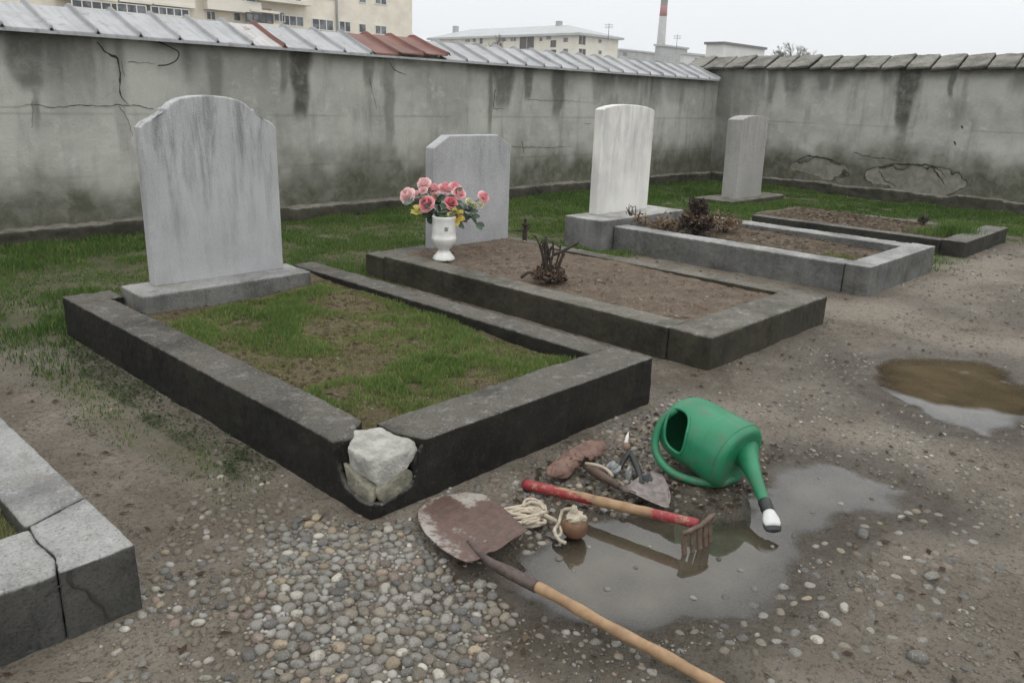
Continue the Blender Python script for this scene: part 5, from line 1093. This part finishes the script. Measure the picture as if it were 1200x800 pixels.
# litter on the bare graves, lawn and path
for fz, (x0, x1, y0, y1), n, sz, mu in ((s2, (4.06, 5.28, 2.4, 5.05), 900, (.005, .021), .62), (s3, (6.7, 7.84, 2.45, 4.74), 1500, (.008, .03), .55), (s4, (9.27, 10.52, 2.48, 4.6), 2200, (.01, .035), .42)):
    X = RNG.uniform(x0, x1, n); Y = RNG.uniform(y0, y1, n); chips('leaf_litter', X, Y, np.array([fz(x, y) for x, y in zip(X, Y)])+.005, sz[0]+(sz[1]-sz[0])*RNG.random(n)**2, np.clip(RNG.normal(mu, .24, n), 0, 1))
N = 5200; X = RNG.uniform(.3, 13.5, N); Y = RNG.uniform(.2, 7.8, N); ok = outside(X, Y) & (hground(X, Y) > WATER+.003); X, Y = X[ok], Y[ok]; chips('leaf_litter', X, Y, hground(X, Y)+.004, RNG.uniform(.006, .022, len(X)), np.clip(RNG.normal(.4, .25, len(X)), 0, 1))
for u, v, lab in ((443, 594-0, None),): pass
# ------------------------------------------------------------------ beyond the wall: flats, chimney, sheds, bare trees
MCRM = plain('cream_render', (.74, .70, .60), .9, .1, .6, .1, .01); MCRM2 = plain('pale_cream_render', (.74, .71, .63), .9, .08, .4, .1, .01); MWF = plain('white_frame', (.7, .7, .68), .5, .05); MORG = plain('faded_orange_panel', (.4, .25, .17), .8, .2, 1)
MGL = NT('window_glass'); v = MGL.obj(); MGL.bsdf(Base_Color=MGL.mix((.05, .058, .068), (.17, .185, .2), MGL.rng(MGL.noise(v, .9, 3), .4, .6)), Roughness=.12); MGL = MGL.m
MDK = plain('dark_balcony', (.07, .062, .055), .8, .3, 2); MROOF = plain('grey_metal_roof', (.42, .44, .45), .6, .08, .4); MGREY = plain('grey_render', (.36, .37, .37), .9, .12, .5); MWHT = plain('white_render', (.62, .63, .62), .9, .06, .5); MDARKR = plain('dark_roof_edge', (.12, .12, .13), .7)
def bx(x0, x1, y0, y1, z0, z1): return box_me(min(x0, x1), max(x0, x1), min(y0, y1), max(y0, y1), z0, z1)
AY = 78.0
def apx(u, v): return onp(u, v, 1, AY)
xr = apx(483, 20).x; xl = apx(-160, 0).x
bd = thing('apartment_block', ((xl+xr)/2, AY+6, 0), 'large cream apartment block with glazed balconies rising behind the long wall', 'building')
link('wall', bx(xl, xr, AY, AY+13, 0, 24), MCRM, bd, smooth=False); link('roof', bx(xl-.4, xr+.4, AY-.4, AY+13.4, 24, 24.5), MROOF, bd, smooth=False)
def window(u0, v0, u1, v1, n, parent, ax=1, val=AY, sg=-1, fm=MWF, gm=MGL, nv=1):
    a, b = onp(u0, v0, ax, val), onp(u1, v1, ax, val); h0, h1 = (a.x, b.x) if ax == 1 else (a.y, b.y); h0, h1 = min(h0, h1), max(h0, h1); um = (u0+u1)/2; z1, z0 = onp(um, v0, ax, val).z, onp(um, v1, ax, val).z; w = min(.09, (h1-h0)*.08); bm = bmesh.new(); gb = bmesh.new()
    def B(m, p, q, z, y, d0, d1):
        lo, hi = sorted((val+sg*d0, val+sg*d1))
        add_box(m, p, q, lo, hi, z, y) if ax == 1 else add_box(m, lo, hi, p, q, z, y)
    B(bm, h0, h1, z0, z0+w, -.05, .07); B(bm, h0, h1, z1-w, z1, -.05, .07)
    for i in range(n+1):
        c = h0+(h1-h0-w)*i/n; B(bm, c, c+w, z0+w+.003, z1-w-.003, -.05, .07)
    o = link('window', fin(bm, 'window'), fm, parent, smooth=False); B(gb, h0+.01, h1-.01, z0+.01, z1-.01, -.02, .02); g = link('pane', fin(gb, 'pane'), gm, o, smooth=False); g.matrix_parent_inverse = Matrix.Identity(4); g.matrix_parent_inverse = (Matrix.Translation(Vector(parent.location)*0)); return o
WIN = [(365,22.5,391,36,3),(397,25,411,38,2),(420,28,429,39,1),(439,30,453,41,2),(420,-8,429,4,1),(439,-8,453,6,2),(320,14,334,26,2),(345,-3,353,3,1),(241,13,253,24,2),(273,15,282,25,1),(330,18.5,356,31,3),(365,-6,391,-1,3)]
for a in WIN: window(*a, bd)
def balc(u0, v0, u1, v1, n, m=MWF, out=1.0, gm=MGL):
    a, b = apx(u0, v0), apx(u1, v1); um = (u0+u1)/2; z1, z0 = apx(um, v0).z, apx(um, v1).z; o = link('balcony', bx(a.x, b.x, AY-out, AY-.01, z0-1.1, z0-.02), MCRM2, bd, smooth=False)
    link('balcony_roof', bx(a.x-.1, b.x+.1, AY-out-.1, AY-.01, z1+.02, z1+.25), MCRM2, bd, smooth=False)
    window(u0, v0, u1, v1, n, bd, 1, AY-out+.06, -1, m, gm)
balc(83,1,131,11,4); balc(136,5,172,16,3); balc(176,9,222,19,5); balc(288,16,320,27,4, MDK, 1.1); balc(60,-26,131,-14,6); balc(136,-22,222,-9,8); balc(236,-14,300,0,5)
for u0, v0, u1, v1 in ((238,-2,277,5),(296,9,318,20)):
    a, b = apx(u0, v0), apx(u1, v1); link('orange_panel', bx(a.x, b.x, AY-.12, AY-.004, min(a.z, b.z), max(a.z, b.z)), MORG, bd, smooth=False)
a, b = apx(283,2), apx(358,9); link('balcony_slab', bx(a.x, b.x, AY-1.3, AY-.01, min(a.z, b.z)+.2, min(a.z, b.z)+.55), MCRM2, bd, smooth=False)
a = apx(394, 20); link('drain_pipe', tube_me([(a.x, AY-.15, 2), (a.x, AY-.15, 24)], .11, 8), MGREY, bd)
# second block, its corner towards the cemetery
c = dep(678, 55, 185); cx, cy = c.x, c.y; ze = dep(674, 39, 185).z; far_y = onp(506, 44, 0, cx).y; far_x = onp(725, 43, 1, cy).x
b2_ = thing('apartment_block', (cx+8, cy+20, 0), 'cream four storey block with a grey hipped roof, far beyond the red coping sheets', 'building')
link('wall', bx(cx, far_x, cy, far_y, 0, ze), MCRM2, b2_, smooth=False)
bm = bmesh.new(); e = 1.0; q = [bm.verts.new(p) for p in ((cx-e, cy-e, ze), (far_x+e, cy-e, ze), (far_x+e, far_y+e, ze), (cx-e, far_y+e, ze))]; q0 = [bm.verts.new((v_.co.x, v_.co.y, ze-.5)) for v_ in q]; mxx = (cx+far_x)/2; hw = (far_x-cx)/2; r = [bm.verts.new((mxx, cy+hw*1.3, ze+2.6)), bm.verts.new((mxx, far_y-hw, ze+2.6))]
bm.faces.new((q[0], q[1], r[0])); bm.faces.new((q[1], q[2], r[1], r[0])); bm.faces.new((q[2], q[3], r[1])); bm.faces.new((q[3], q[0], r[0], r[1])); bm.faces.new(q0[::-1])
for i in range(4): bm.faces.new((q0[i], q0[(i+1) % 4], q[(i+1) % 4], q[i]))
rf = link('roof', fin(bm, 'roof'), MROOF, b2_, smooth=False)
for u, v in ((655,31),(534,33)):
    p = dep(u, v, 190); o = link('chimney', bx(mxx-.6, mxx+.6, onp(u, v, 0, mxx).y-.6, onp(u, v, 0, mxx).y+.6, ze+1.5, ze+3.6), MGREY, rf, smooth=False); o.matrix_parent_inverse = Matrix.Identity(4)
    o.matrix_parent_inverse = Matrix.Identity(4)
for u0, v0, u1, v1, n in ((660,44,666,50,1),(660,57,666,63,1),(701,46,705,51,1),(701,59,705,64,1)): 
    window(u0, v0, u1, v1, n, b2_, *((0, cx) if u0 < 676 else (1, cy)), -1)
for u0, v0, u1, v1 in ((678,42,686,53),(678,57,686,68)): window(u0, v0, u1, v1, 2, b2_, 1, cy, -1, MWF, MDK)
for u0, v0, u1, v1, n, gm in ((645,47,652,56,1,MDK),(645,58,652,66,1,MDK),(609,43,626,58,2,MDK),(632,44,636,49,1,MGL),(640,42,646,47,1,MGL),(598,44,605,49,2,MGL),(588,44,593,49,1,MGL),(562,44,566,52,1,MDK),(554,45,558,50,1,MGL),(545,46,551,50,2,MGL)):
    window(u0, v0, u1, v1, n, b2_, 0, cx, -1, MWF, gm)
# chimney stack
p0 = dep(773, 70, 300); r0 = 10*300/F_PX/2
st = thing('factory_chimney', (p0.x, p0.y, 0), 'tall grey factory chimney with a red band', 'chimney')
zt = dep(777, 12, 300); zb0, zb1 = dep(777, 21, 300).z, dep(777, 9, 300).z
def cone(z0, z1, ra, rb): return tube_me([(p0.x, p0.y, z0), (p0.x, p0.y, z1)], [ra, rb], 24)
link('shaft', cone(0, zb0, r0*1.25, r0*.86), MGREY, st); link('red_band', cone(zb0+.01, zb1, r0*.86, r0*.8), plain('faded_red_band', (.33, .10, .11), .8, .15, .3), st); link('shaft', cone(zb1+.01, zb1+30, r0*.8, r0*.55), MGREY, st)
def shed(ul, uc, ur, v0, d, mat, label, roofm=MDARKR, extra=(), ov=.4):
    """ul..uc is the end wall, uc..ur the long front"""
    a = dep(uc, v0, d); b = onp(ur, v0, 1, a.y); yb = onp(ul, v0, 0, a.x).y; z = a.z
    t = thing('industrial_building', ((a.x+b.x)/2, (a.y+yb)/2, 0), label, 'building'); link('wall', bx(a.x, b.x, a.y, yb, 0, z), mat, t, smooth=False)
    link('roof', bx(a.x-ov, b.x+ov, a.y-ov, yb+ov, z, z+.5), roofm, t, smooth=False)
    for (p, q, r_, s_, n) in extra: window(p, q, r_, s_, n, t, 1, a.y, -1, MWF, MGL)
shed(722, 727, 800, 59, 260, MGREY, 'long low grey building at the foot of the chimney', MROOF, ((729,61,735,67,1),)); shed(768, 773, 806, 54, 235, MGREY, 'taller grey box building in front of the chimney', MROOF); shed(798, 802, 834, 64, 200, MWHT, 'small white annexe with a dark opening beside the white hall', MROOF, ((814,68,823,74,1),))
shed(828, 848, 897, 52, 170, MWHT, 'white flat roofed hall above the stone coping', MDARKR, ())
def aerial(u, v0, v1, d, label):
    a, b = dep(u, v0, d), dep(u, v1, d); bm = bmesh.new(); tube(bm, [(b.x, b.y, b.z-1), (b.x, b.y, a.z)], .07, 6)
    for k in range(3): tube(bm, [(b.x-.7, b.y+.7, a.z-.3-.35*k), (b.x+.7, b.y-.7, a.z-.3-.35*k)], .045, 5)
    tag(link('roof_aerial', fin(bm, 'aerial'), MDARKR), label, 'aerial')
aerial(793, 41, 53, 212, 'thin aerial on the grey box building right of the chimney'); aerial(713, 28, 42, 190, 'thin aerial at the right end of the hipped roof')
MBK = plain('bare_bark', (.13, .115, .10), .9, .2, 3)
def tree(u, vbase_d, vtop, spread_px, label, seed, lv=5):
    rnd = random.Random(seed); d = vbase_d; top = dep(u, vtop, d); hw = spread_px*d/F_PX; t = thing('bare_tree', (top.x, top.y, 0), label, 'tree')
    bt, bc = bmesh.new(), bmesh.new(); H = top.z
    tube(bt, [(top.x, top.y, -.1), (top.x+.1, top.y, H*.35), (top.x, top.y, H*.62)], [.28, .22, .15], 8); link('trunk', fin(bt, 'trunk'), MBK, t)
    def grow(p, dr, l, r, k):
        e = p+dr*l; tube(bc, [p, p.lerp(e, .5)+Vector((rnd.uniform(-.1, .1), rnd.uniform(-.1, .1), 0))*l*.3, e], [r, r*.85, r*.6], 4, False)
        if k == 0: return
        for _ in range(3 if k > 1 else 4):
            nd = (dr+Vector((rnd.gauss(0, .55), rnd.gauss(0, .55), rnd.uniform(-.1, .35)))).normalized(); grow(p.lerp(e, rnd.uniform(.55, 1)), nd, l*rnd.uniform(.6, .8), r*.6, k-1)
    for k in range(7):
        a = k*.9+rnd.uniform(-.2, .2); grow(Vector((top.x, top.y, H*rnd.uniform(.42, .62))), Vector((math.cos(a)*.8*hw/(H*.3), math.sin(a)*.8*hw/(H*.3), 1)).normalized(), min(H*.18, hw*.75), .15, lv-1)
    me = bpy.data.meshes.new('crown'); bc.to_mesh(me); bc.free(); link('crown', me, MBK, t)
tree(932, 130, 47, 24, 'bare leafless tree showing over the stone coping', 4, 6); tree(580, 168, 26, 14, 'bare tree in front of the hipped roof block', 8, 5)

# ------------------------------------------------------------------ the damp air
hz = NT('damp_air'); pv = hz.add('VolumePrincipled', Color=(.93, .95, .97), Density=.0006, Anisotropy=.2); hz.nt.links.new(pv.outputs[0], hz.out.inputs['Volume'])
tag(link('haze', box_me(-920, 920, -920, 925, -1.2, 85), hz.m, None, False), kind='stuff')
S.cycles.volume_bounces = 2
